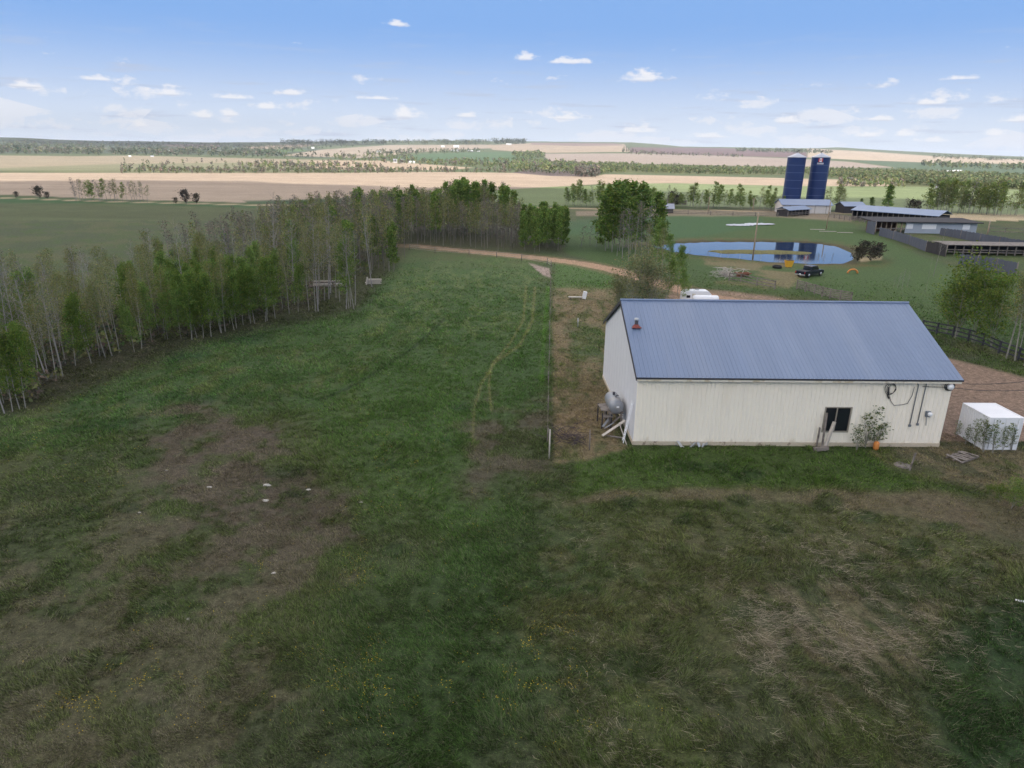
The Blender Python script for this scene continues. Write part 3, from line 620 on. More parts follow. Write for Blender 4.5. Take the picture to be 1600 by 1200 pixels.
# wire fence running away beside the meadow
wf=thing('wire_fence','grey wire fence with thin posts running away between meadow and dry strip','fence',(2.6,43.6,0))
FA=P(855,692)[:2]; FB=P(861,418)[:2]; n=13
for k in range(n):
    t=(k/(n-1)); p=FA+(FB-FA)*t-np.array([2.6,43.6]); m=MB(); m.tube([(p[0],p[1],0),(p[0]+rn_.uniform(-.05,.05),p[1],1.25+rn_.uniform(-.1,.1))],.045,6); m.build('post',mWood,wf)
for k in range(4):
    a=FA-np.array([2.6,43.6]);b=FB-np.array([2.6,43.6]); m=MB(); m.tube([(a[0],a[1],.3+.28*k),(b[0],b[1],.3+.28*k)],.009,4,False); m.build('wire',mWood,wf)
wf2=thing('wire_fence','low post fence crossing along the near side of the gravel drive','fence',tuple(P(640,388)))
o_=P(640,388)[:2]; pp=[P(*q)[:2]-o_ for q in [(640,391),(680,396),(733,399),(776,403),(815,407),(855,414),(861,418)]]
for p in pp: m=MB(); m.tube([(p[0],p[1],0),(p[0],p[1],1.3)],.07,6); m.build('post',mWood,wf2)
m=MB()
for k in range(3):
    m.tube([(p[0],p[1],.45+.35*k) for p in pp],.016,4,False)
m.build('wire',mSteel,wf2)
# litter in front of the barn
m=MB(); rs=random.Random(4)
lt=thing('scrap_heap','small heap of pale crumpled metal scrap at the foot of the cream wall','scrap',tuple(P(1080,698)))
for k in range(9): m=MB(); a=rs.uniform(-1.1,1.0); m.bar((a,rs.uniform(-.2,.2),.05),(a+rs.uniform(-.4,.5),rs.uniform(-.3,.3),rs.uniform(.08,.4)),rs.uniform(.08,.25),.03); m.build('metal_piece',mSteel,lt)
c=BWp(1281,690); 
def wl(px,py,y=-.3): a,z=BWp(px,py,y); return b2w(a,y,z)
A=wl(1277,690); stick('post','dark upright post leaning on the wall left of the barn window','post',(A[0],A[1],0),wl(1281,668),.12,.1,mWood)
A=wl(1289,694,-.8); stick('log','thick pale log slanting up across the barn window','log',(A[0],A[1],0),wl(1304,659,-.4),.2,.18,mPlank)
A=wl(1285,696,-.8); stick('log','thinner grey log standing almost upright beneath the left pane','log',(A[0],A[1],0),wl(1292,645,-.3),.14,.12,mWood)
A=wl(1283,698,-.9); stick('log','rotten stump of log on the grass below the window','log',(A[0]-.5,A[1],.12),(A[0]+.5,A[1]-.05,.3),.28,.25,mWood)
m=MB(); a,z=BWp(1379,680,-.5); w_=b2w(a,-.5,0); m.lathe([(0,.62),(.12,.6),(.2,.5),(.2,.08),(.17,0),(0,0)],14); o=m.build('gas_bottle',mOrange); o.location=(w_[0]-.3,w_[1],0); tag(o,'orange rusty drum half hidden by the bush at the wall','drum')
pl=thing('pallet','broken grey wooden pallet on straw in front of the white container','pallet',tuple(P(1503,716)),.5)
for k in range(6): m=MB(); m.cbox(-.9+.36*k,0,.16,.22,1.2,.03,T=Matrix.Rotation(rs.uniform(-.15,.15),4,'X')); m.build('slat',mWood,pl)
for k in (-.5,0,.5): m=MB(); m.cbox(0,k,.08,2.1,.09,.1); m.build('bearer',mWood,pl)
b=P(1421,735); stick('post','dark post leaning to the right in the grass left of the pallet','post',(b[0],b[1],-.05),(b[0]+.22,b[1]+.1,1.25),.1,.09,mWood)
m=MB(); b=P(1410,727); m.lathe([(0,.06),(.5,.05),(.55,.0)],12,(b[0],b[1],0)); tag(m.build('disc',mWood),'flat grey lid lying in the grass left of the leaning post','lid')
# stones on the bare turf
def stone(px,py,s,lab):
    import bmesh
    bm=bmesh.new(); bmesh.ops.create_icosphere(bm,subdivisions=2,radius=1)
    for v in bm.verts: v.co*=(.8+.4*rs.random()); v.co.x*=s*.95; v.co.y*=s*.5; v.co.z=v.co.z*s*.4+s*.15
    me=bpy.data.meshes.new('stone'); bm.to_mesh(me); bm.free(); me.materials.append(mStone); o=bpy.data.objects.new('stone',me); link(o); o.location=tuple(P(px,py)); tag(o,lab,'stone')
for a in [(417,759,.26,'long pale stone, upper of two on the bare brown turf'),(415,783,.2,'pale stone on the brown turf, lower of the close pair'),(327,762,.17,'small pale stone at the left of the bare turf'),(482,766,.17,'pale flat stone in a green tuft right of the bare turf'),(564,785,.11,'round white stone alone in the lush green lane'),(428,896,.13,'small white stone in the grass below the bare turf'),(218,801,.1,'tiny pale stone in the olive grass at left'),(295,968,.14,'pale stone in the dark thatch near the bottom left'),(260,735,.09,'tiny white stone at the upper left edge of the bare turf')]: stone(*a)
A=P(1586,939); stick('board','short white board lying in the grass at the right edge','board',(A[0],A[1],.06),(A[0]+.5,A[1]-.25,.08),.12,.04,mWhite)
# ------------------------------------------------------------------ shipping container
ct=thing('shipping_container','small white corrugated shipping container at the right of the barn','container',(34.06,45.36,0),.02)
cw,cl,ch=2.5,3.05,2.5
def corr(mb,a0,a1,z0,z1,place,per=.22,h=.06):
    a=a0;pts=[(a0,0)]
    while a+per<=a1+1e-6: pts+=[(a+per*.3,0),(a+per*.45,h),(a+per*.8,h),(a+per*.95,0)]; a+=per
    pts.append((a1,0)); vs=[];fs=[]
    for p,d in pts: vs+=[place(p,d,z0),place(p,d,z1)]
    for i in range(len(pts)-1): fs.append((2*i,2*i+2,2*i+3,2*i+1))
    mb.add(vs,fs)
m=MB(); corr(m,.06,cl-.06,.12,ch-.1,lambda a,d,z:(.03+d,a,z),.24); corr(m,.06,cl-.06,.12,ch-.1,lambda a,d,z:(cw-.03-d,a,z),.24); corr(m,.06,cw-.06,.12,ch-.1,lambda a,d,z:(a,cl-.03-d,z)); m.build('side_panel',mWhite,ct)
m=MB(); corr(m,.06,cl-.06,.06,cw-.06,lambda a,d,z:(z,a,ch-.03-d),.3,.02); m.build('roof',mWhite,ct)
m=MB()
for x in (.05,cw-.05):
    for y in (.05,cl-.05): m.cbox(x,y,ch/2,.1,.1,ch)
for y in (.05,cl-.05):
    for z in (.06,ch-.05): m.box(.1,cw-.1,y-.05,y+.05,z-.05,z+.05)
for x in (.05,cw-.05):
    for z in (.06,ch-.05): m.box(x-.05,x+.05,.1,cl-.1,z-.05,z+.05)
m.build('frame',mWhite,ct)
for k in (0,1):
    m=MB(); m.box(.11+k*1.15,.11+k*1.15+1.12,.02,.05,.12,ch-.11); 
    for z in (.6,1.2,1.8): m.box(.15+k*1.15,.2+k*1.15+1.0,.012,.02,z-.02,z+.02)
    d_=m.build('door',mWhite,ct); m=MB(); m.tube([(.35+k*1.75,-.02,.1),(.35+k*1.75,-.02,ch-.1)],.022,6); m.cbox(.35+k*1.75,-.03,1.1,.26,.02,.04); m.build('lock_rod',mSteel,d_)
# ------------------------------------------------------------------ camper, white tank, pickup behind the barn
c=P(1088,453,2.0); rv=thing('camper_trailer','white camper trailer half hidden behind the barn ridge','camper',(c[0],c[1],0),.06); rv.scale=(.68,.7,.7)
pr=[(-2.9,.5),(-2.9,2.3),(-2.3,2.78),(-.6,2.85),(2.2,2.8),(2.85,2.2),(2.95,1.4),(2.5,.5)]
m=MB(); m.prism(pr,-1.15,1.15); m.build('body',mWhite,rv,bevel=.05)
m=MB(); m.box(-2.92,2.7,-1.185,-1.155,1.05,1.2); m.build('stripe',mPipe,rv)
for x in (-1.9,.3,1.6): m=MB(); m.cbox(x,-1.16,1.75,.75,.03,.5); m.build('window',mGlass,rv)
m=MB(); m.cbox(-.8,-1.16,1.45,.65,.03,1.75); m.build('door',mCream,rv)
m=MB(); m.cbox(.2,0,2.9,.6,.6,.22); m.build('roof_vent',mSteel,rv,bevel=.03)
for y in (-1.,1.): m=MB(); m.lathe([(.0,-.1),(.33,-.1),(.36,0),(.33,.1),(0,.1)],16,(-.1,y,.36),axis='Y'); m.build('wheel',mRubber,rv)
m=MB(); m.bar((2.5,.6,.5),(3.9,0,.5),.08); m.bar((2.5,-.6,.5),(3.9,0,.5),.08); m.build('hitch',mDark,rv)
c=P(1103,461.5,2.3); wt=thing('water_tank','bright white horizontal tank peeping over the barn ridge','tank',(c[0],c[1],0),.0)
m=MB(); m.lathe([(0,-1.75),(.3,-1.7),(.44,-1.55),(.47,-1.4),(.47,1.4),(.44,1.55),(.3,1.7),(0,1.75)],20,(0,0,1.85),axis='X'); m.build('tank_shell',mWhite,wt)
for x in (-1.1,1.1):
    for y in (-.4,.4): m=MB(); m.bar((x,y*1.2,0),(x,y,1.55),.08); m.build('leg',mSteel,wt)
    m=MB(); m.cbox(x,0,1.42,.1,1.0,.1); m.build('saddle',mSteel,wt)
c=P(1266,433); pk=thing('pickup_truck','black crew cab pickup parked on the grass by the pond','pickup',(c[0]+.3,c[1]+1.2,0),math.radians(36))
mCar=mat('black_car_paint',(.012,.016,.03),.22,.2,.0); mLamp=mat('red_lamp',(.35,.02,.02),.3); mRim=mat('alloy',(.5,.5,.52),.3,.8)
m=MB(); m.prism([(-2.9,.5),(-2.9,1.02),(-2.86,1.12),(2.1,1.1),(2.75,.98),(2.86,.8),(2.86,.45),(2.3,.38),(-2.6,.4)],-.97,.97); body=m.build('body',mCar,pk,bevel=.04)
m=MB(); m.box(-2.75,-.95,-.78,.78,1.05,1.135); m.build('truck_bed',mRubber,pk)
m=MB(); 
cabp=[(-.95,1.1),(-.8,1.78),(-.5,1.86),(.75,1.84),(1.0,1.74),(1.55,1.1)]
m.prism(cabp,-.8,.8); m.build('cab',mCar,pk,bevel=.05)
for s_ in (-1,1):
    for (a,b_) in (((-.78,1.15),(-.68,1.7)),((.2,1.15),(.28,1.7))):
        m=MB(); m.prism([(a[0],a[1]),(b_[0],b_[1]),(b_[0]+.78,1.7 if a[0]<0 else 1.68),(a[0]+.9+(.25 if a[0]>0 else 0),1.15)],s_*.802-.008,s_*.802+.008); m.build('side_window',mGlass,pk)
m=MB(); m.add([(1.58,-.7,1.13),(1.58,.7,1.13),(1.06,.62,1.73),(1.06,-.62,1.73)],[(0,1,2,3)]); m.build('windscreen',mGlass,pk)
m=MB(); m.add([(-.975,-.66,1.2),(-.975,.66,1.2),(-.85,.6,1.7),(-.85,-.6,1.7)],[(0,1,2,3)]); m.build('rear_window',mGlass,pk)
for x in (-1.75,1.85):
    for y in (-.92,.92):
        m=MB(); m.lathe([(.0,-.12),(.37,-.12),(.4,-.05),(.4,.05),(.37,.12),(0,.12)],20,(x,y,.4),axis='Y'); wh=m.build('wheel',mRubber,pk)
        m=MB(); m.lathe([(0,-.135),(.24,-.13),(.25,-.1)] if y<0 else [(0,.135),(.24,.13),(.25,.1)],16,(x,y,.4),axis='Y'); m.build('rim',mRim,wh)
for y in (-.86,.86): m=MB(); m.cbox(-2.91,y,.88,.05,.14,.34); m.build('tail_light',mLamp,pk)
for y in (-.78,.78): m=MB(); m.cbox(2.85,y,.78,.05,.3,.16); m.build('headlight',mWhite,pk)
m=MB(); m.cbox(-2.97,0,.5,.14,1.85,.16); m.build('bumper',mRim,pk,bevel=.03); m=MB(); m.cbox(-2.92,0,.62,.03,.32,.14); m.build('number_plate',mWhite,pk)
# ------------------------------------------------------------------ things round the pond
yb=thing('yellow_bin','yellow feed bin with dark lid on the near bank of the pond','bin',tuple(P(1232,417)),.1)
m=MB(); h=hgt(1232,417,407.5)+.1; m.add([(-.45,-.4,0),(.45,-.4,0),(.45,.4,0),(-.45,.4,0),(-.72,-.6,h),(.72,-.6,h),(.72,.6,h),(-.72,.6,h)],[(0,1,2,3),(4,5,6,7),(0,1,5,4),(1,2,6,5),(2,3,7,6),(3,0,4,7)]); m.build('body',mYellow,yb,bevel=.03)
m=MB(); m.cbox(0,0,h+.04,1.3,1.1,.1); m.lathe([(0,.25),(.15,.2),(.2,0)],10,(0,0,h+.05)); m.build('lid',mDark,yb)
m=MB(); prof=[(.75,0),(.85,.1),(.85,.42),(.8,.5),(.7,.45),(.68,.15),(0,.12)]; m.lathe(prof,20); o=m.build('stock_tank',mRubber); o.location=tuple(P(1214,419)); tag(o,'low round black stock tank on the grass left of the yellow bin','trough')
m=MB(); m.tube([(-.9*math.cos(t),0,.7*math.sin(t)) for t in np.linspace(0,math.pi,12)],.16,8); o=m.build('hoop',mOrange); o.location=tuple(P(1332,427)); tag(o,'orange plastic hoop in the grass right of the pickup','hoop')
rm=thing('disc_harrow','rusty red disc harrow behind the rail fence','harrow',tuple(P(1160,432)),.2)
for x in (-1.,0,1.): m=MB(); m.bar((x,-.9,.55),(x,.9,.6),.12); m.build('frame_bar',mRust,rm)
for y in (-.7,.5): m=MB(); m.bar((-1.3,y,.62),(1.3,y,.62),.1); m.build('frame_bar',mRust,rm)
for k in range(8): m=MB(); m.lathe([(0,-.02),(.34,-.05),(.36,0),(0,.03)],14,(-1.2+.34*k,-.5+.1*k,.34),axis='X'); m.build('disc',mRust,rm)
m=MB(); m.bar((-.2,-.2,.6),(.1,-.1,1.3),.09); m.cbox(.1,0,1.25,.5,.4,.08); m.build('seat',mPlank,rm)
def railfence(name,lab,pts,h,nr,mt,pw=.16,skip=()):
    o0=G(*pts[0])[:2]; r_=thing(name,lab,'fence',(o0[0],o0[1],0)); W=[G(*p)[:2]-o0 for p in pts]
    for p in W: m=MB(); m.cbox(p[0],p[1],h/2,pw,pw,h+.1); m.build('post',mt,r_)
    for i,(a,b_) in enumerate(zip(W[:-1],W[1:])):
        if i in skip: continue
        for k in range(nr): z=h*(.25+.7*k/max(nr-1,1)); m=MB(); m.bar((a[0],a[1],z+rs.uniform(-.03,.03)),(b_[0],b_[1],z+rs.uniform(-.03,.03)),.05,.15); m.build('rail',mt,r_)
    return r_
railfence('rail_fence','grey rail fence with three rails in front of the harrow',[(1139,439),(1157,441),(1182,447),(1210,452)],1.35,3,mWood)
railfence('rail_fence','five rail grey fence panels between pickup and barn roof',[(1244.5,452),(1258,456),(1272,460),(1284,464),(1296,467),(1312,470),(1329,473)],1.5,5,mWood)
railfence('rail_fence','dark rail fence under the leafy willow trees behind the yard',[(1440,517),(1463,522),(1488,527),(1512,533),(1535,540),(1560,552),(1590,563),(1625,575)],1.35,3,mDark)
railfence('rail_fence','low weathered corral fence beyond the pasture left of the silo barn',[(1040,334),(1075,335),(1110,336),(1145,337),(1180,338),(1215,339)],1.4,3,mWood,.2)
railfence('rail_fence','corral fence with many posts between silo barn and long shed',[(1295,339),(1303,341),(1311,343),(1319,344),(1327,345),(1335,346),(1343,347),(1351,348)],1.6,4,mWood,.2)
railfence('rail_fence','thin far pasture fence crossing behind the long cattle buildings',[(1545,363),(1570,364),(1600,365),(1630,366)],1.3,2,mWood,.15)
# utility poles
for (px,yb_,yt,lab,arm) in [(1176,405,333,'tall bare utility pole standing at the near pond shore',0),(1291,358,315,'utility pole rising in the pasture in front of the silo barn',0),(1542,368,346,'pale utility pole at the right end of the board corral',0),(1106,334,307,'thin utility pole by the far shelterbelt, left one',1),(1176,330,309,'thin utility pole by the far shelterbelt, nearer the silos',1)]:
    b=G(px,yb_); h=hgt(px,yb_,yt); up_=thing('utility_pole',lab,'utility pole',tuple(b)); m=MB(); m.tube([(0,0,-.3),(0,0,h)],[.17,.12],8); m.build('pole',mPole,up_)
    m=MB(); m.lathe([(0,.12),(.08,.1),(.06,0)],8,(0,0,h)); m.build('insulator',mSteel,up_)
    if arm: m=MB(); m.cbox(0,0,h-.5,1.8,.1,.12); m.build('cross_arm',mPole,up_)
# old logs inside the wood
lg=thing('log_pile','long pile of weathered poles lying among the trunks of the wood','log pile',tuple(P(515,448)),.1)
for k in range(7): m=MB(); m.tube([(-2.6+rs.uniform(-.5,.3),-.5+.17*k,.15+.3*(k%3)),(2.5+rs.uniform(-.3,.6),-.5+.17*k,.2+.3*(k%3))],.12,7); m.build('log',mPlank if k%2 else mWood,lg)
lg=thing('log_pile','short stack of pale boards at the right edge of the wood','board stack',tuple(P(584,444)),.15)
for k in range(5): m=MB(); m.cbox(rs.uniform(-.2,.2),0,.12+.16*k,2.3,.5,.1,rs.uniform(-.05,.05)); m.build('board',mPlank,lg)
m=MB(); m.bar((-1.1,-.5,0),(-.9,-.3,1.2),.16); m.build('prop',mPlank,lg)
wb=thing('bench','broken low white bench lying in the dry strip near the drive','bench',tuple(P(905,468)),0)
m=MB(); m.cbox(-.5,0,.35,2.1,.5,.12); m.build('seat',mPlank,wb); m=MB(); m.cbox(.75,0,.65,.5,.6,1.0,T=Matrix.Rotation(.2,4,'Y')); m.build('end_block',mWhite,wb)
for x in (-1.3,.2): m=MB(); m.cbox(x,0,.15,.1,.4,.3); m.build('leg',mWood,wb)
tp=thing('tarpaulin','pale grey crumpled sheets spread on the pasture beyond the pond','tarpaulin',tuple(P(1173,352)),-.05)
for (a,c2,w2,d2) in (((-3.3,-1),0,9,5),((3.5,3),1,10,5.5)):
    nx,ny=14,8; vs=[];fs=[]
    for j in range(ny+1):
        for i in range(nx+1):
            u=i/nx*2-1;v=j/ny*2-1; k=math.sqrt(max(0,1-abs(u)**2.2)); vs.append((a[0]+u*w2/2,a[1]+v*d2/2*k+u*.8,.1+rs.uniform(0,.16)*(k>.1)))
    for j in range(ny):
        for i in range(nx): q=j*(nx+1)+i; fs.append((q,q+1,q+nx+2,q+nx+1))
    m=MB(); m.add(vs,fs); m.build('sheet',mat('grey_sheet',(.45,.47,.52),.5,0,.1),tp)
for (px,py,l,lab) in [(1277,359,4,'white plank, leftmost of the pale planks by the pasture pole'),(1293,362,4.5,'white plank lying just right of the pasture pole'),(1320,364,4,'pale plank nearest the board corral')]:
    A=P(px,py); stick('plank',lab,'plank',(A[0]-l/2,A[1],.1),(A[0]+l/2,A[1]-.3,.12),.5,.1,mPlank)
# ------------------------------------------------------------------ silos and feed barn
mNavy=mat('navy_enamel',(.005,.026,.12),.35,.0,.1,.25); mSilRoof=mat('silo_roof',(.5,.52,.58),.45,.2,.06)
def silo(px,lab,emb):
    c=P(px,326.5); r=3.35; h=hgt(px,326.5,245.8); o=thing('silo',lab,'silo',tuple(c)); m=MB(); m.lathe([(r,0),(r,h)],40); s_=m.build('shell',mNavy,o)
    for t in (0.0,.146,.29,.435,.585,.731): m=MB(); z=h*(1-t)-(.05 if t==0 else 0); m.lathe([(r,z-.07),(r+.06,z-.06),(r+.06,z+.06),(r,z+.07)],40); m.build('ring',mat('ring_steel',(.1,.14,.27),.5),o)
    m=MB(); m.lathe([(r+.25,h-.02),(r+.25,h+.05),(1.6,h+.95),(.5,h+1.45),(.45,h+1.6),(0,h+1.65)],32); m.build('roof',mSilRoof,o)
    m=MB(); m.tube([(-.3,0,h+1.4),(-.2,0,h+2.0),(.1,0,h+2.4),(.7,0,h+2.35)],.14,8); m.tube([(.1,0,h+2.4),(.1,.0,h+2.9)],.05,5); m.build('filler_spout',mDark,o)
    for k in range(0,36,9): pass
    m=MB(); a=.2; ca,sa=math.cos(a),math.sin(a)
    for s2 in (-.2,.2): m.tube([(r*ca+.15-s2*sa,r*sa+s2*ca,0.5),(r*ca+.15-s2*sa,r*sa+s2*ca,h)],.04,4)
    for z in np.arange(1,h,.6): m.tube([(r*ca+.15+.2*sa,r*sa-.2*ca,z),(r*ca+.15-.2*sa,r*sa+.2*ca,z)],.03,4)
    m.build('ladder',mSteel,o)
    if emb:
        vd=math.atan2(-c[1],-c[0])
        def plate(n,w,hh,z,off,mt,rot=0,da0=0):
            m=MB(); vs=[];K=6; dw=w/r/2
            for i in range(K+1):
                a=vd+da0-dw+2*dw*i/K; vs+=[((r+off)*math.cos(a),(r+off)*math.sin(a),z-hh/2),((r+off)*math.cos(a),(r+off)*math.sin(a),z+hh/2)]
            m.add(vs,[(2*i,2*i+2,2*i+3,2*i+1) for i in range(K)]); return m.build(n,mt,o)
        mR=mat('emblem_red',(.5,.03,.03),.5)
        plate('emblem',1.5,1.35,h-1.0,.08,mWhite); plate('emblem_mark',.38,1.35,h-1.0,.10,mR,0,-.17); plate('emblem_mark',.38,1.35,h-1.0,.10,mR,0,.17)
        plate('emblem_mark',.42,.5,h-1.0,.105,mR); 
        for k in range(9): plate('lettering',.17,.34,h-2.15,.08,mWhite,0,(k-4)*.075)
        plate('lettering',2.3,.09,h-2.5,.08,mWhite)
    return o
silo(1234,'left dark blue banded silo without emblem behind the white feed barn',False)
silo(1271,'right dark blue silo with the red and white emblem near its top',True)
def gable_house(name,lab,cat,c,L,Dp,wh,rh,rz,mw,mr,oh=.4,front=True,windows=0,mwin=None,grp=None):
    o=thing(name,lab,cat,c,rz,grp); m=MB(); m.add([(-L/2,-Dp/2,0),(L/2,-Dp/2,0),(L/2,Dp/2,0),(-L/2,Dp/2,0),(-L/2,-Dp/2,wh),(L/2,-Dp/2,wh),(L/2,Dp/2,wh),(-L/2,Dp/2,wh),(-L/2,0,rh),(L/2,0,rh)],[(0,1,5,4),(2,3,7,6),(1,2,6,9,5),(3,0,4,8,7)]); m.build('wall',mw,o)
    m=MB(); e=oh; sl_=(rh-wh)/(Dp/2); t=.12
    m.prism([(-Dp/2-e,wh-e*sl_+.03),(0,rh+.03),(Dp/2+e,wh-e*sl_+.03),(Dp/2+e,wh-e*sl_+.03+t),(0,rh+.03+t),(-Dp/2-e,wh-e*sl_+.03+t)],-L/2-e,L/2+e,'X'); m.build('roof',mr,o)
    for k in range(windows):
        m=MB(); m.cbox(-L/2+L*(k+.5)/windows,-Dp/2-.02,wh*.55,L*.09,.06,wh*.35); m.build('window',mwin or mGlass,o)
    return o
mRf2=mat('blue_tin_roof',(.19,.25,.37),.45,.2,.1,.3); mWh2=mat('pale_siding',(.6,.57,.55),.7,0,.1,.5,stretch=(4,4,.3))
c=(P(1222,332)+P(1291,335))/2; fbarn=gable_house('feed_barn','white walled barn with blue-grey roof at the foot of the silos','barn',(c[0]+1.0,c[1]+4.2,0),17.6,7.5,3.0,4.6,-.03,mWh2,mRf2,.5)
for x in (-6,-1.5,3,7): m=MB(); m.cbox(x,-3.78,1.45,.12,.06,2.9); m.build('wall_batten',mWood,fbarn)
# small open pole shed in front of the feed barn
def pole_shed(name,lab,A,B,dep,h0,h1,mr,nb,back=True,mb=None,cat='shed'):
    """open fronted shed: front eave from A to B (ground points), roof rising away from the viewer"""
    A=np.array(A[:2]);B=np.array(B[:2]); d=B-A; L=np.linalg.norm(d); o=thing(name,lab,cat,(A[0],A[1],0),math.atan2(d[1],d[0]))
    for k in range(nb+1):
        m=MB(); m.cbox(L*k/nb,.1,h0/2,.2,.2,h0); m.build('post',mWood,o)
    m=MB(); m.prism([(-.5,h0),(dep*.55,h1),(dep+.4,h0+.1),(dep+.4,h0+.22),(dep*.55,h1+.13),(-.5,h0+.13)],-.5,L+.5,'X'); m.build('roof',mr,o)
    if back:
        m=MB(); m.box(0,L,dep-.1,dep,0,h0); m.box(0,.1,0.3,dep-.1,0,h0-.05); m.box(L-.1,L,.3,dep-.1,0,h0-.05); m.build('back_wall',mb or mWood,o)
    m=MB(); m.box(0.1,L-.1,.15,.22,.5,.7); m.box(0.1,L-.1,.15,.22,1.0,1.2); m.build('feed_rail',mWood,o); return o
mDk=mat('dark_boards',(.035,.032,.035),.9,0,.3,1,stretch=(1,1,.1))
pole_shed('pole_shed','small open pole shed with blue roof in front of the feed barn',P(1231,338.5),P(1264,336),4.5,2.0,3.0,mRf2,6,True,mDk)
pole_shed('pole_shed','long open cattle shed under a narrow blue tin roof',P(1330,343),P(1462,354),9.5,3.0,4.4,mRf2,16,True,mDk)
m=MB(); c=P(1331,333); gable_house('pole_shed','little blue gable roof at the far left end of the cattle shed','shed',(c[0],c[1]+2,0),8,6,2.6,3.8,.1,mDk,mRf2)
# low cattle building with dark roof, brown open bay on the left and pale walls
A=P(1366,363.5)[:2];B=P(1524,366)[:2]; d=B-A; L=np.linalg.norm(d); cb=thing('cattle_barn','low dark roofed cattle barn with pale walls and brown open bay','barn',(A[0],A[1],0),math.atan2(d[1],d[0]))
hb_=2.9; m=MB(); m.prism([(-1.0,hb_+.05),(9,hb_+.5),(9,hb_+.7),(-1.0,hb_+.25)],-1.2,L+1.0,'X'); m.build('roof',mDk,cb)
m=MB(); m.box(L*.30,L,0,.15,.0,hb_); m.box(L-.15,L,.15,9,0,hb_); m.build('wall',mat('pale_blue_wall',(.36,.40,.47),.7,0,.15,.4,stretch=(1,1,.2)),cb)
for (a,b_) in ((.305,.37),(.46,.60),(.86,.93)): m=MB(); m.box(L*a,L*b_,-.05,-.01,1.2,2.6); m.build('white_panel',mWhite,cb)
m=MB(); m.box(0,L*.30,5,5.2,0,hb_); m.box(0,.15,0,5,0,hb_); m.build('inner_wall',mat('brown_boards',(.12,.055,.03),.85,0,.3,1,stretch=(1,1,.1)),cb)
for k in range(6): m=MB(); m.cbox(L*.05*k+.3,.2,hb_/2,.22,.22,hb_); m.build('post',mPole,cb)
m=MB(); m.box(0.2,L*.3,.1,.18,1.0,1.3); m.build('feed_rail',mWood,cb)
def board_fence(lab,pts,tops,mt=mGreyW,n=10):
    o0=G(*pts[0])[:2]; r_=thing('board_fence',lab,'fence',(o0[0],o0[1],0)); W=[G(*p)[:2]-o0 for p in pts]; hs=[hgt(p[0],p[1],t) for p,t in zip(pts,tops)]
    for i in range(len(W)-1):
        a,b_=W[i],W[i+1]; L=np.linalg.norm(b_-a); k=max(2,int(L/.32)); m=MB(); u=(b_-a)/L; nn=np.array([-u[1],u[0]])
        for j in range(k):
            t0=j/k;t1=(j+.93)/k; h=hs[i]+(hs[i+1]-hs[i])*t0+rs.uniform(-.12,.12); p=a+(b_-a)*t0;q=a+(b_-a)*t1; o_=nn*rs.uniform(0,.04)
            m.add([(p[0]+o_[0],p[1]+o_[1],0),(q[0]+o_[0],q[1]+o_[1],0),(q[0]+o_[0],q[1]+o_[1],h),(p[0]+o_[0],p[1]+o_[1],h),(p[0]+o_[0]-nn[0]*.05,p[1]+o_[1]-nn[1]*.05,0),(q[0]+o_[0]-nn[0]*.05,q[1]+o_[1]-nn[1]*.05,0),(q[0]+o_[0]-nn[0]*.05,q[1]+o_[1]-nn[1]*.05,h),(p[0]+o_[0]-nn[0]*.05,p[1]+o_[1]-nn[1]*.05,h)],[(0,1,2,3),(4,5,6,7),(3,2,6,7),(0,3,7,4),(1,2,6,5)])
        m.build('board_panel',mt,r_); m=MB(); m.tube([(b_[0],b_[1],0),(b_[0],b_[1],hs[i+1]+.2)],.1,6); m.build('post',mWood,r_)
    return r_
board_fence('tall blue-grey board fence running from the cattle barn toward the viewer',[(1373,368),(1395,374),(1420,382),(1446,393)],[355,361,368,377])
board_fence('short end of board fence at the left corner of the cattle barn',[(1353,363),(1366,367)],[345,347])
board_fence('long board fence sloping down to the right behind the corral pen',[(1468,367),(1500,373),(1530,379),(1560,385),(1600,392),(1640,398)],[356,360,365,370,376.5,382])
board_fence('board windbreak nearest the willow trees at the right',[(1497,413),(1525,418),(1555,425),(1586,432)],[397,400,405,411])
pole_shed('pole_shed','low flat loafing shed across the corral beside the bare tree',P(1477,398),P(1640,401),5,2.1,2.3,mWood,12,True,mDk)
board_fence('dark board gate joining the corral fence to the loafing shed',[(1446,393),(1477,401)],[377,383],mDk)
# shed by the far grove
c=P(1040,333); gable_house('field_shed','small tin roofed shelter on posts beside the tall grove','shed',(c[0],c[1]+2,0),5.5,4.5,1.7,3.0,-.1,mDk,mat('pale_tin',(.3,.32,.38),.5,.1,.15,.5),.4)
board_fence('low grey board wall behind the field shelter',[(1032,319),(1052,319.5),(1072,320)],[311.5,312.5,313.5],mWood)
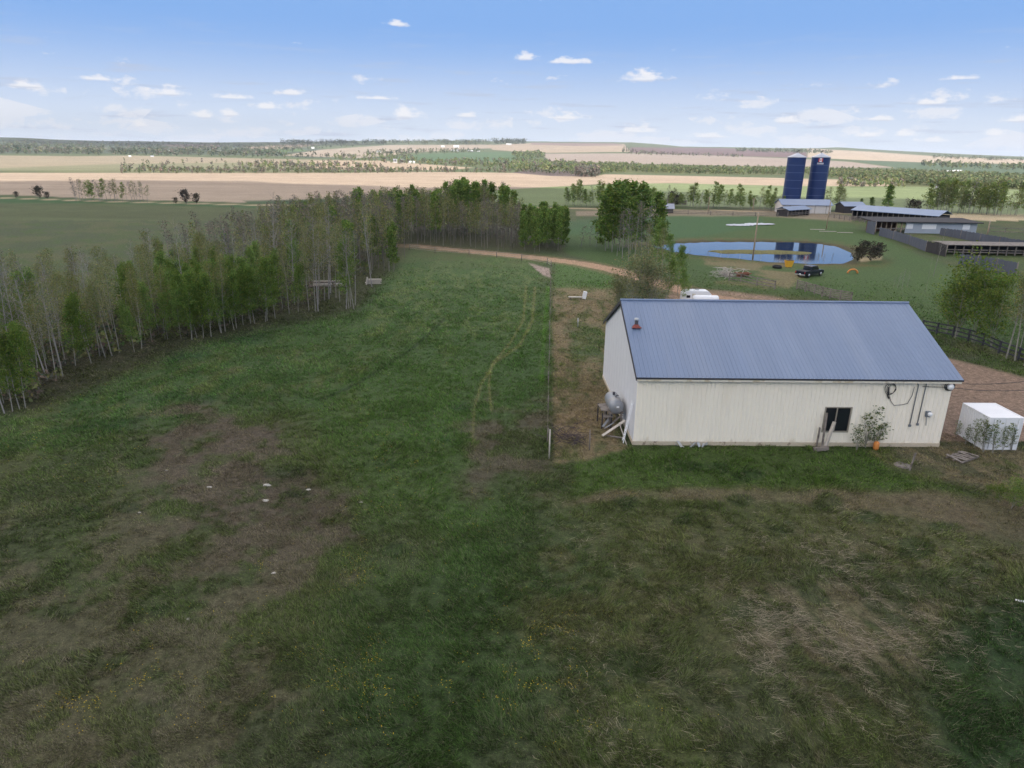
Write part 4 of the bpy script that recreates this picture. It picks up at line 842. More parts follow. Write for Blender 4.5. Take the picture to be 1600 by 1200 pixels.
# ------------------------------------------------------------------ far farmsteads
mFw=mat('far_white',(.62,.62,.62),.7); mFr=mat('far_grey_roof',(.3,.3,.33),.6); mFd=mat('far_dark',(.06,.05,.05),.8)
for (px,py,Lp,hp,mw,mr,lab) in [
 (592,238.5,6,2.6,mFw,mFr,'small white farmhouse on the tan slope left of the green field'),(607,238.8,13,2.2,mFd,mFd,'long dark barn right of the small white farmhouse'),(628,239,9,2.0,mFd,mFd,'second dark barn, at the end of the long dark one'),
 (692,230,5,2.2,mFw,mFw,'white house alone near the skyline, left of the hilltop farm'),(713,230.5,8,3.2,mFw,mFw,'broad white roofed house at the hilltop farm'),(711,236.5,12,2.4,mFw,mFr,'low white building below the hilltop farm'),(735,236.8,8,2,mFr,mFw,'grey shed right of the low white hilltop building'),(748,237,4,1.8,mFw,mFr,'last small hut of the hilltop row, on the right'),
 (622,254,14,5,mFw,mFr,'pale grain store in the valley before the wooded strip'),(643,255,10,3,mFw,mFw,'small white barn right of the grain store'),
 (795,226.5,8,2,mFw,mFw,'white house on the skyline by the dark tree clump'),(203,245,3,1.6,mFw,mFw,'tiny white hut left on the pale plain'),(238,245,4,1.6,mFw,mFr,'tiny grey roofed hut on the pale plain'),(267,237.5,4,2,mFw,mFw,'white cabin among the woods of the left hills'),(343,237,5,2.2,mFw,mFr,'white farmhouse in the wooded valley at left'),(489,232.5,4,2.4,mFw,mFw,'white house at the top of the tan slope on the left'),
 (1476,270,19,3,mFw,mFw,'long white barn beside the far green field at right'),(1497,269,9,2.6,mFw,mFw,'shorter white barn right of the long white one'),(1465,295,5,3,mFw,mFr,'little white house under the far wood on the right'),(1476,296,6,2.2,mFr,mFd,'grey shed beside the little white house')]:
    c=G(px,py); D_=np.hypot(c[0],c[1]); s_=D_/F; gable_house('farmhouse' if 'house' in lab or 'cabin' in lab else 'farm_building',lab,'building',tuple(c),Lp*s_,max(Lp*s_*.45,3),hp*s_*.55,hp*s_,-math.atan2(c[0],c[1]),mw,mr,.3,windows=2 if Lp>7 and mw is mFw else 0)
#@@TREES
# ------------------------------------------------------------------ trees
mBark=mat('aspen_bark',(.235,.225,.195),.8,0,.25,2.5,col2=(.10,.09,.08),f2=(.60,.68),sc2=3.5,stretch=(1,1,2.2)); mBarkG=mat('grey_bark',(.26,.245,.24),.85,0,.3,3)
mLeaf=attrmat('foliage',.45,.75,obj_rnd=.22)
def tree_mesh(seed,h,kind,nleaf,lsz,c0=.3,spread=.2,nb=26,twigs=True,leafcol=(.075,.13,.03),lean=.06,r0=.0070,sides=7,clump=.16,ashape=1.0,fork=False):
    """returns trunk MB and leaf arrays; the crown hangs on real limbs"""
    rn=random.Random(seed); T=MB(); tips=[]
    def trunk(base,h_,r,ln):
        pts=[];x,y=base;dx,dy=rn.uniform(-ln,ln),rn.uniform(-ln,ln)
        for i in range(9):
            t=i/8; pts.append(Vector((x,y,h_*t))); dx+=rn.uniform(-.03,.03);dy+=rn.uniform(-.03,.03); x+=dx*h_/8;y+=dy*h_/8
        T.tube(pts,[r*(1-.86*(i/8)) for i in range(9)],sides,False); return pts
    stems=[trunk((0,0),h,h*r0,lean)]
    if fork: stems+= [trunk((rn.uniform(-.3,.3)*h*.06,rn.uniform(-.3,.3)*h*.06),h*rn.uniform(.75,.95),h*r0*.8,.16) for _ in range(fork)]
    for P_ in stems:
        for b in range(nb):
            t=c0+(.98-c0)*((b+rn.random())/nb)**.9; k=min(int(t*8),7); p=P_[k].lerp(P_[k+1],t*8-k)
            shape=(1-((t-c0)/(1-c0)))**.65*.9+.14
            if kind=='round': u=(t-c0)/(1-c0); shape=math.sin(math.pi*min(1,u*.9+.12))**.6
            L=h*spread*shape*rn.uniform(.65,1.2)*ashape; a=b*2.4+rn.uniform(-.5,.5); rise=rn.uniform(.35,1.1)
            d=Vector((math.cos(a),math.sin(a),rise)).normalized(); pts=[p]; nseg=4
            for s_ in range(nseg):
                d=(d+Vector((rn.uniform(-.22,.22),rn.uniform(-.22,.22),rn.uniform(-.05,.25)))).normalized(); pts.append(pts[-1]+d*L/nseg); 
                if s_>0: tips.append((pts[-1],L))
            rr=h*r0*.36*(1-t*.6); T.tube(pts,[rr,rr*.8,rr*.6,rr*.4,rr*.15],4 if sides>4 else 3,False,False)
            if twigs:
                for q in range(int(twigs)):
                    k2=rn.randint(1,4); s0=pts[k2]; dd=(d+Vector((rn.uniform(-.9,.9),rn.uniform(-.9,.9),rn.uniform(-.2,.9)))).normalized(); e=s0+dd*L*rn.uniform(.3,.6); mid_=s0.lerp(e,.5)+Vector((0,0,-.02*h*.3)); T.tube([s0,mid_,e],[rr*.35,rr*.25,rr*.1],3,False,False); tips.append((e,L)); tips.append((mid_,L))
        tips.append((P_[-1],h*.1)); tips.append((P_[-2],h*.12))
    if nleaf:
        g_=np.random.default_rng(seed); TP=np.array([tuple(t[0]) for t in tips]); wts=g_.random(len(TP))**1.6+.05; wts/=wts.sum(); idx=g_.choice(len(TP),nleaf,p=wts)
        ctr=TP[idx]+g_.normal(0,1,(nleaf,3))*h*clump*np.array([.34,.34,.30]); ctr[:,2]=np.maximum(ctr[:,2],h*c0*.6)
        V,Fc,Cc=leafquads(ctr,lsz*(.6+.8*g_.random(nleaf)),g_,leafcol,TP,idx)
    else: V=Fc=Cc=None
    return T,V,Fc,Cc
def leafquads(ctr,sz,g_,leafcol,TP=None,idx=None,squash=1.):
    n=len(ctr); a=g_.normal(0,1,(n,3)); a/=np.linalg.norm(a,axis=1)[:,None]; b=g_.normal(0,1,(n,3)); b-=a*(a*b).sum(1)[:,None]; b/=np.linalg.norm(b,axis=1)[:,None]
    s=sz[:,None]*.5; V=np.stack([ctr-a*s*1.25,ctr-b*s*.8,ctr+a*s*1.25,ctr+b*s*.8],1).reshape(-1,3); F_=np.arange(4*n).reshape(n,4)
    base=np.array(leafcol); lc=base*(.75+.5*g_.random((n,1)))*(1+.25*g_.normal(0,1,(n,1))*np.array([1,.35,.4]))
    if idx is not None: cl=.72+.56*g_.random(len(TP)); lc=lc*cl[idx][:,None]
    return V,F_,np.repeat(np.clip(lc,.005,.6),4,0)
PROTO={}
def proto(key,n,**k):
    out=[]
    for i in range(n):
        T,V,Fc,Cc=tree_mesh(hash_(key)+i*13,**k)
        me=bpy.data.meshes.new('trunk'); me.from_pydata(T.v,[],T.f); me.polygons.foreach_set('use_smooth',T.sm); me.materials.append(k_bark[key[0]] if key[0] in k_bark else mBark)
        ml=None
        if V is not None: ml=npmesh('crown',V,Fc,Cc); ml.materials.append(mLeaf)
        out.append((me,ml))
    PROTO[key]=out
def hash_(k): return sum(ord(c)*(i+3) for i,c in enumerate(str(k)))%9973
k_bark={'bare':mBarkG}
GR=(.14,.215,.045); OL=(.175,.19,.07); OB=(.17,.155,.125); LG=(.20,.26,.07)
#            near set (h=10 unit) ---------------------------------------
proto(('leafy','n'),4,h=10,kind='cone',nleaf=3400,lsz=.17,c0=.16,spread=.21,nb=30,twigs=2,leafcol=GR,clump=.085)
proto(('sparse','n'),5,h=10,kind='cone',nleaf=1300,lsz=.11,c0=.36,spread=.16,nb=24,twigs=5,leafcol=OL,clump=.075)
proto(('bare','n'),3,h=10,kind='cone',nleaf=200,lsz=.10,c0=.35,spread=.17,nb=28,twigs=6,leafcol=OB,clump=.05)
proto(('leafy','f'),3,h=10,kind='cone',nleaf=1500,lsz=.30,c0=.14,spread=.19,nb=20,twigs=0,leafcol=GR,clump=.085,sides=4)
proto(('sparse','f'),3,h=10,kind='cone',nleaf=420,lsz=.2,c0=.3,spread=.17,nb=18,twigs=2,leafcol=OL,clump=.075,sides=4)
proto(('bare','f'),2,h=10,kind='cone',nleaf=350,lsz=.16,c0=.2,spread=.16,nb=22,twigs=4,leafcol=OB,clump=.05,sides=4)
proto(('light','f'),3,h=10,kind='cone',nleaf=900,lsz=.28,c0=.12,spread=.2,nb=18,twigs=2,leafcol=LG,clump=.085,sides=4)
proto(('willow','n'),3,h=8,kind='round',nleaf=3000,lsz=.20,c0=.12,spread=.36,nb=26,twigs=3,leafcol=(.13,.19,.035),clump=.10,fork=2)
proto(('snag','n'),2,h=11,kind='cone',nleaf=0,lsz=.1,c0=.45,spread=.24,nb=16,twigs=3,lean=.12)
proto(('bush','n'),3,h=4.5,kind='round',nleaf=3200,lsz=.10,c0=.08,spread=.42,nb=22,twigs=5,leafcol=(.17,.185,.075),clump=.10,fork=4,lean=.2)
proto(('shoots','n'),3,h=3,kind='cone',nleaf=520,lsz=.085,c0=.12,spread=.2,nb=14,twigs=3,leafcol=(.15,.19,.07),clump=.05,fork=3,lean=.16,r0=.009)
proto(('dark','f'),2,h=5,kind='round',nleaf=900,lsz=.3,c0=.05,spread=.42,nb=22,twigs=3,leafcol=(.06,.055,.04),clump=.1,fork=2,sides=4)
NT_=0
def tree(key,loc,h,name,lab,cat='tree',grp=None,rz=None,h0=10.,vi=None,tilt=0.,wid=1.):
    global NT_; NT_+=1
    pr=PROTO[key]; me,ml=pr[NT_%len(pr) if vi is None else vi]; k=h/h0
    o=thing(name,lab,cat,loc,R.uniform(0,6.28) if rz is None else rz,grp); o.scale=(k*wid,k*wid,k)
    if tilt: o.rotation_euler=(R.uniform(-tilt,tilt),R.uniform(-tilt,tilt),o.rotation_euler[2])
    a=bpy.data.objects.new('trunk',me); link(a,o)
    if ml is not None: c=bpy.data.objects.new('crown',ml); link(c,o)
    return o
# ---- placing ------------------------------------------------------------------------------
LAB={
 ('wood','leafy'):('aspen_tree','bright green leafy young aspen in the big wood left of the meadow','leafy green aspens of the left wood'),
 ('wood','sparse'):('aspen_tree','slender pale trunked aspen with thin olive leaves in the big left wood','thin olive aspens of the left wood'),
 ('wood','bare'):('aspen_tree','bare grey twigged aspen standing inside the big left wood','bare grey aspens of the left wood'),
 ('back','leafy'):('aspen_tree','leafy green aspen in the wood behind the gravel drive','leafy green aspens behind the drive'),
 ('back','sparse'):('aspen_tree','olive thinly leaved aspen in the wood behind the gravel drive','thin olive aspens behind the drive'),
 ('back','bare'):('aspen_tree','bare grey aspen in the wood behind the gravel drive','bare grey aspens behind the drive')}
cand=[]
def poly_scatter(poly,dmin,n,rnd):
    W_=[P(*p)[:2] for p in poly]; W_=np.array(W_); x0,y0=W_.min(0);x1,y1=W_.max(0); out=[]; g={}
    for _ in range(n):
        x=rnd.uniform(x0,x1);y=rnd.uniform(y0,y1); i,j=int(x//dmin),int(y//dmin)
        if any((x-a)**2+(y-b)**2<dmin*dmin for di in (-1,0,1) for dj in (-1,0,1) for a,b in g.get((i+di,j+dj),[])): continue
        if sdf(np.array([x]),np.array([y]),W_)[0]<0: continue
        g.setdefault((i,j),[]).append((x,y)); out.append((x,y))
    return out
rt=random.Random(21)
WOOD=[(-90,650),(8,648),(45,638),(70,600),(100,588),(122,574),(165,562),(212,551),(238,534),(300,532),(345,521),(380,515),(415,505),(452,492),(500,488),(520,470),(560,448),(590,425),(612,428),(632,404),(600,385),(520,372),(440,376),(380,400),(300,425),(210,470),(100,492),(-90,500)]
FR=WOOD[1:20]
ed=[(7,646),(20,643),(31,640),(40,638),(75,585),(98,588),(118,572),(165,560),(175,556),(210,550),(222,540),(237,533),(262,531),(283,529),(300,531),(318,528),(330,526),(345,520),(352,518),(366,516),(380,508),(398,506),(415,503),(430,498),(452,490),(466,488),(483,487),(493,488),(497,487),(541,483),(545,482),(548,479),(555,477),(507,470),(514,468),(525,466),(531,472),(581,448),(608,424),(615,425),(632,402)]
for p in ed: q=P(*p); cand.append((q[0],q[1],'wood',True))
for x,y in poly_scatter(WOOD,1.75,12000,rt):
    px,py=pix(np.array(x),np.array(y),0.); px,py=float(px),float(py)
    if 400<px<640 and py>425 and rt.random()<.55: continue
    if rt.random()<.22: continue
    cand.append((x,y,'wood',False))
BACK=[(635,383),(660,383),(700,385),(760,391),(800,393.5),(850,396),(884,391),(890,384),(868,375),(800,366),(740,350),(640,352),(560,362),(545,372),(600,381)]
for x,y in poly_scatter(BACK,2.3,9000,rt): cand.append((x,y,'back',False))
cand.sort(key=lambda c: c[0]**2+c[1]**2)
ents=[]
for (x,y,z_,edge) in cand:
    px,py=pix(np.array(x),np.array(y),0.); px,py=float(px),float(py); D=math.hypot(x,y); r=rt.random()
    if z_=='wood':
        if 200<px<445 and py>470: k='leafy' if r<.8 else 'sparse'
        elif px<70 and r<.45: k='leafy'
        elif px<=200: k='sparse' if r<.62 else ('leafy' if r<.70 else 'bare')
        elif 290<px<440: k='bare' if r<.6 else ('sparse' if r<.9 else 'leafy')
        elif px<300: k='sparse' if r<.5 else ('bare' if r<.85 else 'leafy')
        else: k='leafy' if r<.26 else ('sparse' if r<.72 else 'bare')
        h=rt.uniform(8.0,10.6)
        if k=='leafy': h=rt.uniform(5.2,8.6)
        if k=='bare': h=rt.uniform(9,11.5)
        h*=float(np.interp(px,[0,220,420,520],[.80,.84,.92,1.]))
        if px>430: h*=1.08
        if not edge and py<430: h*=.97
    else:
        if px>815: k='leafy' if r<.9 else 'sparse'; h=rt.uniform(6.8,8.6)
        elif px<700: k='sparse' if r<.5 else ('leafy' if r<.75 else 'bare'); h=rt.uniform(8.8,11)
        elif py<368 : k='leafy' if r<.6 else ('sparse' if r<.8 else 'bare'); h=rt.uniform(10,12.5)
        else: k='bare' if r<.45 else 'sparse'; h=rt.uniform(7.6,10)
    ents.append((x,y,z_,k,h,D))
NIND=215
for (x,y,z_,k,h,D) in ents[:NIND]:
    nm,lb,gp=LAB[(z_,k)]; tree((k,'n' if D<115 else 'f'),(x,y,0),h,nm,lb,'aspen',gp,tilt=.06)
def merged(name,items,lab,cat):
    """one mesh for a mass of trees nobody could count"""
    VV=[];FF=[];CC=[];off=0; cache={}
    def arr(me,bark):
        if me.name in cache: return cache[me.name]
        v=np.empty(len(me.vertices)*3,np.float32); me.vertices.foreach_get('co',v); v=v.reshape(-1,3)
        me.calc_loop_triangles(); f=np.empty(len(me.loop_triangles)*3,np.int32); me.loop_triangles.foreach_get('vertices',f); f=f.reshape(-1,3)
        if bark is None: c=np.empty(len(v)*4,np.float32); me.attributes['Col'].data.foreach_get('color',c); c=c.reshape(-1,4)[:,:3]
        else: c=np.tile(np.array(bark,np.float32),(len(v),1))
        cache[me.name]=(v,f,c); return cache[me.name]
    for (key,loc,h,h0,wid) in items:
        pr=PROTO[key]; me,ml=pr[rt.randrange(len(pr))]; a=rt.uniform(0,6.28); k=h/h0; ca,sa=math.cos(a),math.sin(a); br=rt.uniform(.8,1.2)
        for m_,bk in ((me,(.26,.24,.22) if key[0]!='bare' else (.2,.18,.17)),(ml,None)):
            if m_ is None: continue
            v,f,c=arr(m_,bk); w_=np.stack([(v[:,0]*ca-v[:,1]*sa)*k*wid+loc[0],(v[:,0]*sa+v[:,1]*ca)*k*wid+loc[1],v[:,2]*k+loc[2]],-1)
            VV.append(w_);FF.append(f+off);CC.append(c*br);off+=len(v)
    me=npmesh(name,np.vstack(VV),np.vstack(FF),np.vstack(CC)); me.materials.append(mLeafS); o=bpy.data.objects.new(name,me); link(o); return tag(o,lab,cat,kind='stuff')
mLeafS=attrmat('foliage_mass',.25,.8)
merged('aspen_wood',[((k,'f'),(x,y,0),h,10.,1.) for (x,y,z_,k,h,D) in ents[NIND:]],'deeper part of the aspen wood behind its front trees','wood')
# special trees
def T1_(key,px,yb,yt,name,lab,cat,h0=10.,wid=1.,vi=None,grp=None,tilt=0,rz=None):
    b=G(px,yb); return tree(key,tuple(b),hgt(px,yb,yt),name,lab,cat,grp,h0=h0,wid=wid,vi=vi,tilt=tilt,rz=rz)
T1_(('snag','n'),430,480,300,'dead_tree','tall dead leaning aspen snag towering over the left wood','snag',11.,.8,0,rz=1.)
T1_(('snag','n'),300,520,340,'dead_tree','dead white forked snag above the leafy part of the left wood','snag',11.,.8,1,rz=2.)
T1_(('snag','n'),553,484,360,'aspen_tree','cluster leader aspen with upswept bare limbs at the tip of the wood','aspen',11.,.9,0,rz=4.)
T1_(('snag','n'),88,592,425,'aspen_tree','big forked white aspen at the left wood edge, leaning outward','aspen',11.,.8,1,rz=.4)
gi=0
for (px,yb,yt,k) in [(940,384,300,'leafy'),(950,388,292,'leafy'),(960,383,286,'leafy'),(968,392,289,'leafy'),(978,386,285,'leafy'),(988,390,287,'leafy'),(998,384,288,'leafy'),(1010,388,296,'leafy'),(1022,384,303,'leafy'),(956,394,302,'leafy'),(946,392,306,'leafy'),(1033,389,316,'leafy'),(984,398,310,'leafy')]:
    T1_((k,'f'),px,yb,yt,'aspen_tree','dense dark green aspen in the compact grove left of the pond','aspen',grp='green aspens of the grove by the pond',wid=1.15,tilt=.02)
for (px,yb,yt) in [(972,404,330),(982,408,325),(992,405,318),(1002,400,314),(1012,404,322),(964,400,334)]:
    T1_(('bare','f'),px,yb,yt,'aspen_tree','grey leafless aspen fronting the compact grove by the pond','aspen',grp='bare aspens before the grove by the pond')
for (px,yb,yt,k) in [(1022,432,345,'leafy'),(1034,444,356,'sparse'),(1046,436,368,'leafy'),(1058,462,385,'leafy'),(1012,422,350,'sparse'),(1040,472,405,'leafy'),(1070,476,420,'leafy')]:
    T1_((k,'n'),px,yb,yt,'aspen_tree','loose green aspen between the barn ridge and the pond','aspen',grp='loose aspens between barn ridge and pond')
for (px,yb,w_) in [(908,385,1.),(922,383,1.1),(931,386,1.)]: T1_(('bare','f'),px,yb,yb-32,'shrub','brown leafless thicket shrub at the left foot of the pond grove','shrub',wid=2.0*w_,grp='brown thicket at the grove')
T1_(('bush','n'),988,486,392,'lilac_bush','tall grey stemmed bush with buff young leaves behind the left barn ridge','bush',4.5,1.,0)
T1_(('bush','n'),1016,484,412,'lilac_bush','rounder buff bush just right of the tall grey stemmed one','bush',4.5,1.3,1)
T1_(('bush','n'),965,474,432,'lilac_bush','small buff bush at the left end of the barn ridge','bush',4.5,1.2,2)
# right side
for (px,yb,yt,w_,lab) in [(1492,528,412,1.0,'broad leafy green willow, leftmost of those behind the yard fence'),(1478,520,438,1.1,'lower green willow tucked against the left of the broad one'),(1520,535,420,.95,'leafy green willow in the middle of the row by the yard fence'),(1548,545,440,.8,'loose green willow right of the middle of the row')]: T1_(('willow','n'),px,yb,yt,'willow_tree',lab,'tree',8.,w_)
for (px,yb,yt) in [(1572,560,420),(1585,566,432),(1600,572,425),(1612,560,440),(1592,552,446),(1630,578,430)]: T1_(('sparse','n'),px,yb,yt,'aspen_tree','olive thin leaved aspen at the right edge behind the yard fence','aspen',grp='olive aspens at the right edge',wid=1.25)
T1_(('snag','n'),1458,432,352,'dead_tree','white bare aspen standing before the board corral','snag',11.,.8,1,rz=5.)
T1_(('snag','n'),1446,456,396,'dead_tree','short pale dead trunk left of the willows','snag',11.,.4,0)
for (px,yb,yt) in [(1402,450,424),(1409,452,420),(1417,449,423),(1396,448,430)]: T1_(('bare','n'),px,yb,yt,'sapling','thin bare sapling standing in the grass right of the pond','sapling',grp='bare saplings right of the pond')
for (px,yb,w_) in [(1350,402,1.1),(1362,408,1.2),(1340,410,.9),(1372,404,.9)]: T1_(('dark','f'),px,yb,yb-24,'shrub','dark brown leafless shrub on the right bank of the pond','shrub',5.,w_*1.25,grp='dark shrubs on the right pond bank')
for k in range(26):
    px=rt.uniform(1045,1300); yb=np.interp(px,[1045,1100,1200,1320],[397,402,409,411])+rt.uniform(-.5,1.5)
    T1_(('bare','f'),px,yb,yb-rt.uniform(8,17),'reed_shrub','thin leafless waterside shrub on the near bank of the pond','shrub',grp='thin shrubs on the near pond bank',wid=1.3)
for (px,yb,yt,w_,lab) in [(1352,690,632,.9,'tall leafy shoots growing against the cream wall right of the window'),(1366,690,655,1.1,'bushier leafy shoots at the foot of the wall beside the tall ones'),(1338,694,662,.9,'low leafy shoots left of the tall ones by the wall')]: T1_(('shoots','n'),px,yb+9,yt,'shrub',lab,'shrub',3.,w_*1.6)
for (px,yb,yt) in [(1522,700,655),(1536,706,652),(1550,708,656),(1566,706,660),(1580,704,662),(1508,694,662),(1494,684,656)]: T1_(('shoots','n'),px,yb,yt,'shrub','thin leafy shrub growing in front of the white container','shrub',3.,1.,grp='thin shrubs before the white container')
for (px,yb,yt) in [(1560,785,758),(1580,795,752),(1602,790,748),(1545,775,758)]: T1_(('willow','n'),px,yb,yt,'shrub','low dark green shrub at the right edge below the container','shrub',8.,1.2,grp='low shrubs at the right edge')
# shelterbelts
rows=[]
def belt(pts,n,h0_,h1_,kinds,lab,grp,name='shelterbelt_tree',jx=3,jy=1.6):
    for i in range(n):
        t=(i+rt.random())/n*(len(pts)-1); k=min(int(t),len(pts)-2); a,b_=pts[k],pts[k+1]; f_=t-k
        px=a[0]+(b_[0]-a[0])*f_+rt.uniform(-jx,jx); py=a[1]+(b_[1]-a[1])*f_+rt.uniform(-jy,jy); c=G(px,py)
        kk=rt.choice(kinds); tree((kk,'f'),tuple(c),rt.uniform(h0_,h1_) if kk!='dark' else rt.uniform(h0_,h1_)*.8,name,lab,'tree',grp,h0=5. if kk=='dark' else 10.,wid=rt.uniform(1.,1.7) if kk!='dark' else 1.)
belt([(880,320),(940,322),(1000,322),(1060,323),(1130,325),(1215,329)],78,4.5,9.5,['light','light','sparse','bare'],'slim pale green tree of the shelterbelt left of the silos','shelterbelt trees left of the silos')
belt([(1292,326),(1320,329)],7,6,10,['light','sparse'],'loose green tree just right of the silos','trees right of the silos',jx=6)
belt([(1340,330),(1366,331)],2,4,6,['leafy'],'small round green tree alone in the bright field right of the silos','small trees in the bright field')
belt([(1382,330),(1390,331)],2,9,10.5,['leafy'],'taller green tree of a close pair in the bright field','close pair in the bright field')
belt([(1410,331),(1432,332)],4,4.5,7,['bare','dark'],'brown leafless tree left of the right-hand shelterbelt','brown trees of the right shelterbelt')
belt([(1444,331),(1480,332),(1520,334),(1560,336),(1625,339)],52,7,12.5,['light','light','sparse','bare'],'olive green tree of the right-hand shelterbelt behind the corrals','trees of the right-hand shelterbelt')
belt([(1196,327),(1228,330)],6,4,7,['light','bare'],'small tree at the left foot of the silos','small trees at the left silo foot')
belt([(1030,322),(1062,323)],2,5,7,['dark'],'dark rounded shrub behind the low board wall','dark shrubs behind the board wall')
belt([(116,313.5),(150,314),(190,315),(232,315.5)],24,6,8.5,['sparse','bare','light','bare'],'thin tree of the small grove by the far country road','grove by the far road',jx=2,jy=.6)
for (px,yb,h,lab) in [(61,310,4.6,'dark round bush by the country road, leftmost of the three'),(74,311,2.6,'small dark bush close right of the leftmost one by the road'),(292,318.5,5.0,'dark round bush of a pair on the far road'),(307,318.5,3.6,'smaller dark bush right of its twin on the far road'),(26,309,2.4,'tiny dark bush far left by the country road'),(275,318.5,2.2,'low dark bush left of the pair on the far road')]:
    c=G(px,yb); tree(('dark','f'),tuple(c),h,'roadside_bush',lab,'bush',h0=5.,wid=1.15)
# ---- far woods: masses nobody could count
def farwood(name,lab,poly,n,h0_,h1_,cols,nq=16,flat=.55,seed=0):
    nq=int(nq*1.7)
    g_=np.random.default_rng(seed+5); q=np.array(poly,float); x0,y0=q.min(0);x1,y1=q.max(0); pts=[]
    while len(pts)<n:
        a=g_.uniform(x0,x1,400);b=g_.uniform(y0,y1,400); k=sdf(a,b,poly)>0
        pts+=list(zip(a[k],b[k]))
        if len(pts)==0 and (x1-x0)<.1: break
    pts=pts[:n]; VV=[];CC=[];FF=[];off=0
    for (px,py) in pts:
        c=G(px,py); h=g_.uniform(h0_,h1_); w_=h*flat
        u=g_.normal(0,1,(nq,3)); u/=np.linalg.norm(u,axis=1)[:,None]; u*=(g_.random((nq,1))**.4)
        ctr=c+np.array([0,0,h*.5])+u*np.array([w_*.5,w_*.5,h*.42]); V,F_,C_=leafquads(ctr,h*.2*(.6+.8*g_.random(nq)),g_,cols[g_.integers(len(cols))])
        VV.append(V);CC.append(C_*g_.uniform(.85,1.15));FF.append(F_+off);off+=len(V)
    me=npmesh(name,np.vstack(VV),np.vstack(FF),np.vstack(CC)); me.materials.append(mLeafS); o=bpy.data.objects.new(name,me); link(o); return tag(o,lab,'wood',kind='stuff')
g1=(.19,.22,.10); g2=(.15,.17,.095); b1=(.19,.17,.14); b2=(.15,.135,.115); dk=(.08,.095,.06); y1_=(.22,.25,.11)  # dk: hill-wood green with shade darkened into it
farwood('undergrowth','low brown and green brush on the floor of the left wood',[(0,640),(45,632),(100,582),(165,556),(212,545),(300,526),(345,515),(452,487),(500,470),(590,420),(620,400),(600,388),(440,380),(300,430),(100,495),(0,500)],700,.5,1.9,[(.12,.15,.05),(.14,.12,.09),(.11,.10,.08),(.15,.17,.07)],nq=16,flat=1.3,seed=31)
farwood('hedgerow','long hedgerow of bushes along the far edge of the tan field',[(190,266.5),(560,265.5),(820,267.5),(925,273),(925,276),(820,270.5),(540,271.5),(190,271.5)],560,2.5,6,[g2,b1,b1,g2],seed=1)
farwood('valley_wood','pale green valley wood behind the hedgerow',[(370,258),(480,256),(600,262),(600,266),(380,266)],120,4,9,[g1,b1],seed=2)
farwood('valley_wood','wooded strip below the far green field',[(505,245),(640,243),(660,252),(830,250),(900,256),(930,270),(860,272),(740,262),(640,258),(520,250)],620,5,10,[g1,g2,b1,g1],seed=3)
farwood('valley_wood','long belt of aspens across the right half of the valley',[(848,256),(960,257),(1100,263),(1300,266),(1480,271),(1700,281),(1700,299),(1480,292),(1400,288),(1320,279),(1230,274),(1100,273),(1000,270),(960,270),(930,274),(880,266)],3600,4,8,[g1,g2,g1,g2],seed=4)
farwood('valley_wood','brown leafless thicket at the bend of the tan field',[(898,266),(935,266),(935,278),(900,276)],150,5,9,[b1,b2],seed=5)
farwood('valley_wood','scattered bushes along the right tan field edge',[(1305,285),(1400,285),(1420,294),(1310,293)],110,3,7,[g1,y1_,b1],seed=15)
farwood('hill_wood','dark woods over the hills at the left',[(-300,222),(0,222),(200,223),(560,229),(500,233),(420,243),(560,247),(480,248),(330,245),(180,243),(0,241),(-300,240)],1900,8,18,[dk,g2,dk,b2],nq=12,flat=.9,seed=6)
farwood('hill_wood','thin dark line of woods on the skyline',[(440,223.2),(700,222.8),(765,223),(765,227),(600,226.5),(440,227)],330,18,34,[dk,g2],nq=10,flat=1.1,seed=7)
farwood('hill_wood','dark tree clump on the skyline right of the hilltop farm',[(770,222.5),(820,222.5),(820,226),(775,226.5)],90,22,40,[dk],nq=10,flat=1.,seed=8)
farwood('hill_wood','hedges and tree rows on the middle slopes',[(560,239),(600,237),(700,234),(760,236),(740,240),(660,241),(620,246),(570,244)],200,8,15,[dk,g2],nq=10,seed=9)
farwood('hill_wood','wood around the brown ploughed slope',[(975,232),(1000,239),(1100,243),(1160,244),(1160,247),(985,242),(970,240)],130,8,16,[g2,b2],nq=10,seed=10)
farwood('hill_wood','tree line on the skyline left of the silos',[(1150,235),(1300,238.5),(1300,241.5),(1150,238)],150,12,26,[dk,g2],nq=10,flat=1.,seed=11)
farwood('hill_wood','tree line on the skyline at the far right',[(1455,245.5),(1700,250),(1700,254),(1455,250)],190,8,18,[dk,g2],nq=10,flat=1.,seed=12)
farwood('hill_wood','dark bushes round the far green field at right',[(1440,256),(1480,256),(1540,260),(1700,263),(1700,268),(1560,266),(1440,262)],220,9,16,[g2,dk,g1],nq=12,seed=13)
farwood('hill_wood','small wood at the right end of the far green field',[(800,243),(845,240),(850,247),(810,249)],110,10,18,[g1,g2],nq=12,seed=14)
farwood('plain_bushes','scattered bushes on the pale plain at left',[(190,252),(560,252),(560,262),(190,266)],60,4,8,[b2,g2],nq=10,seed=16)
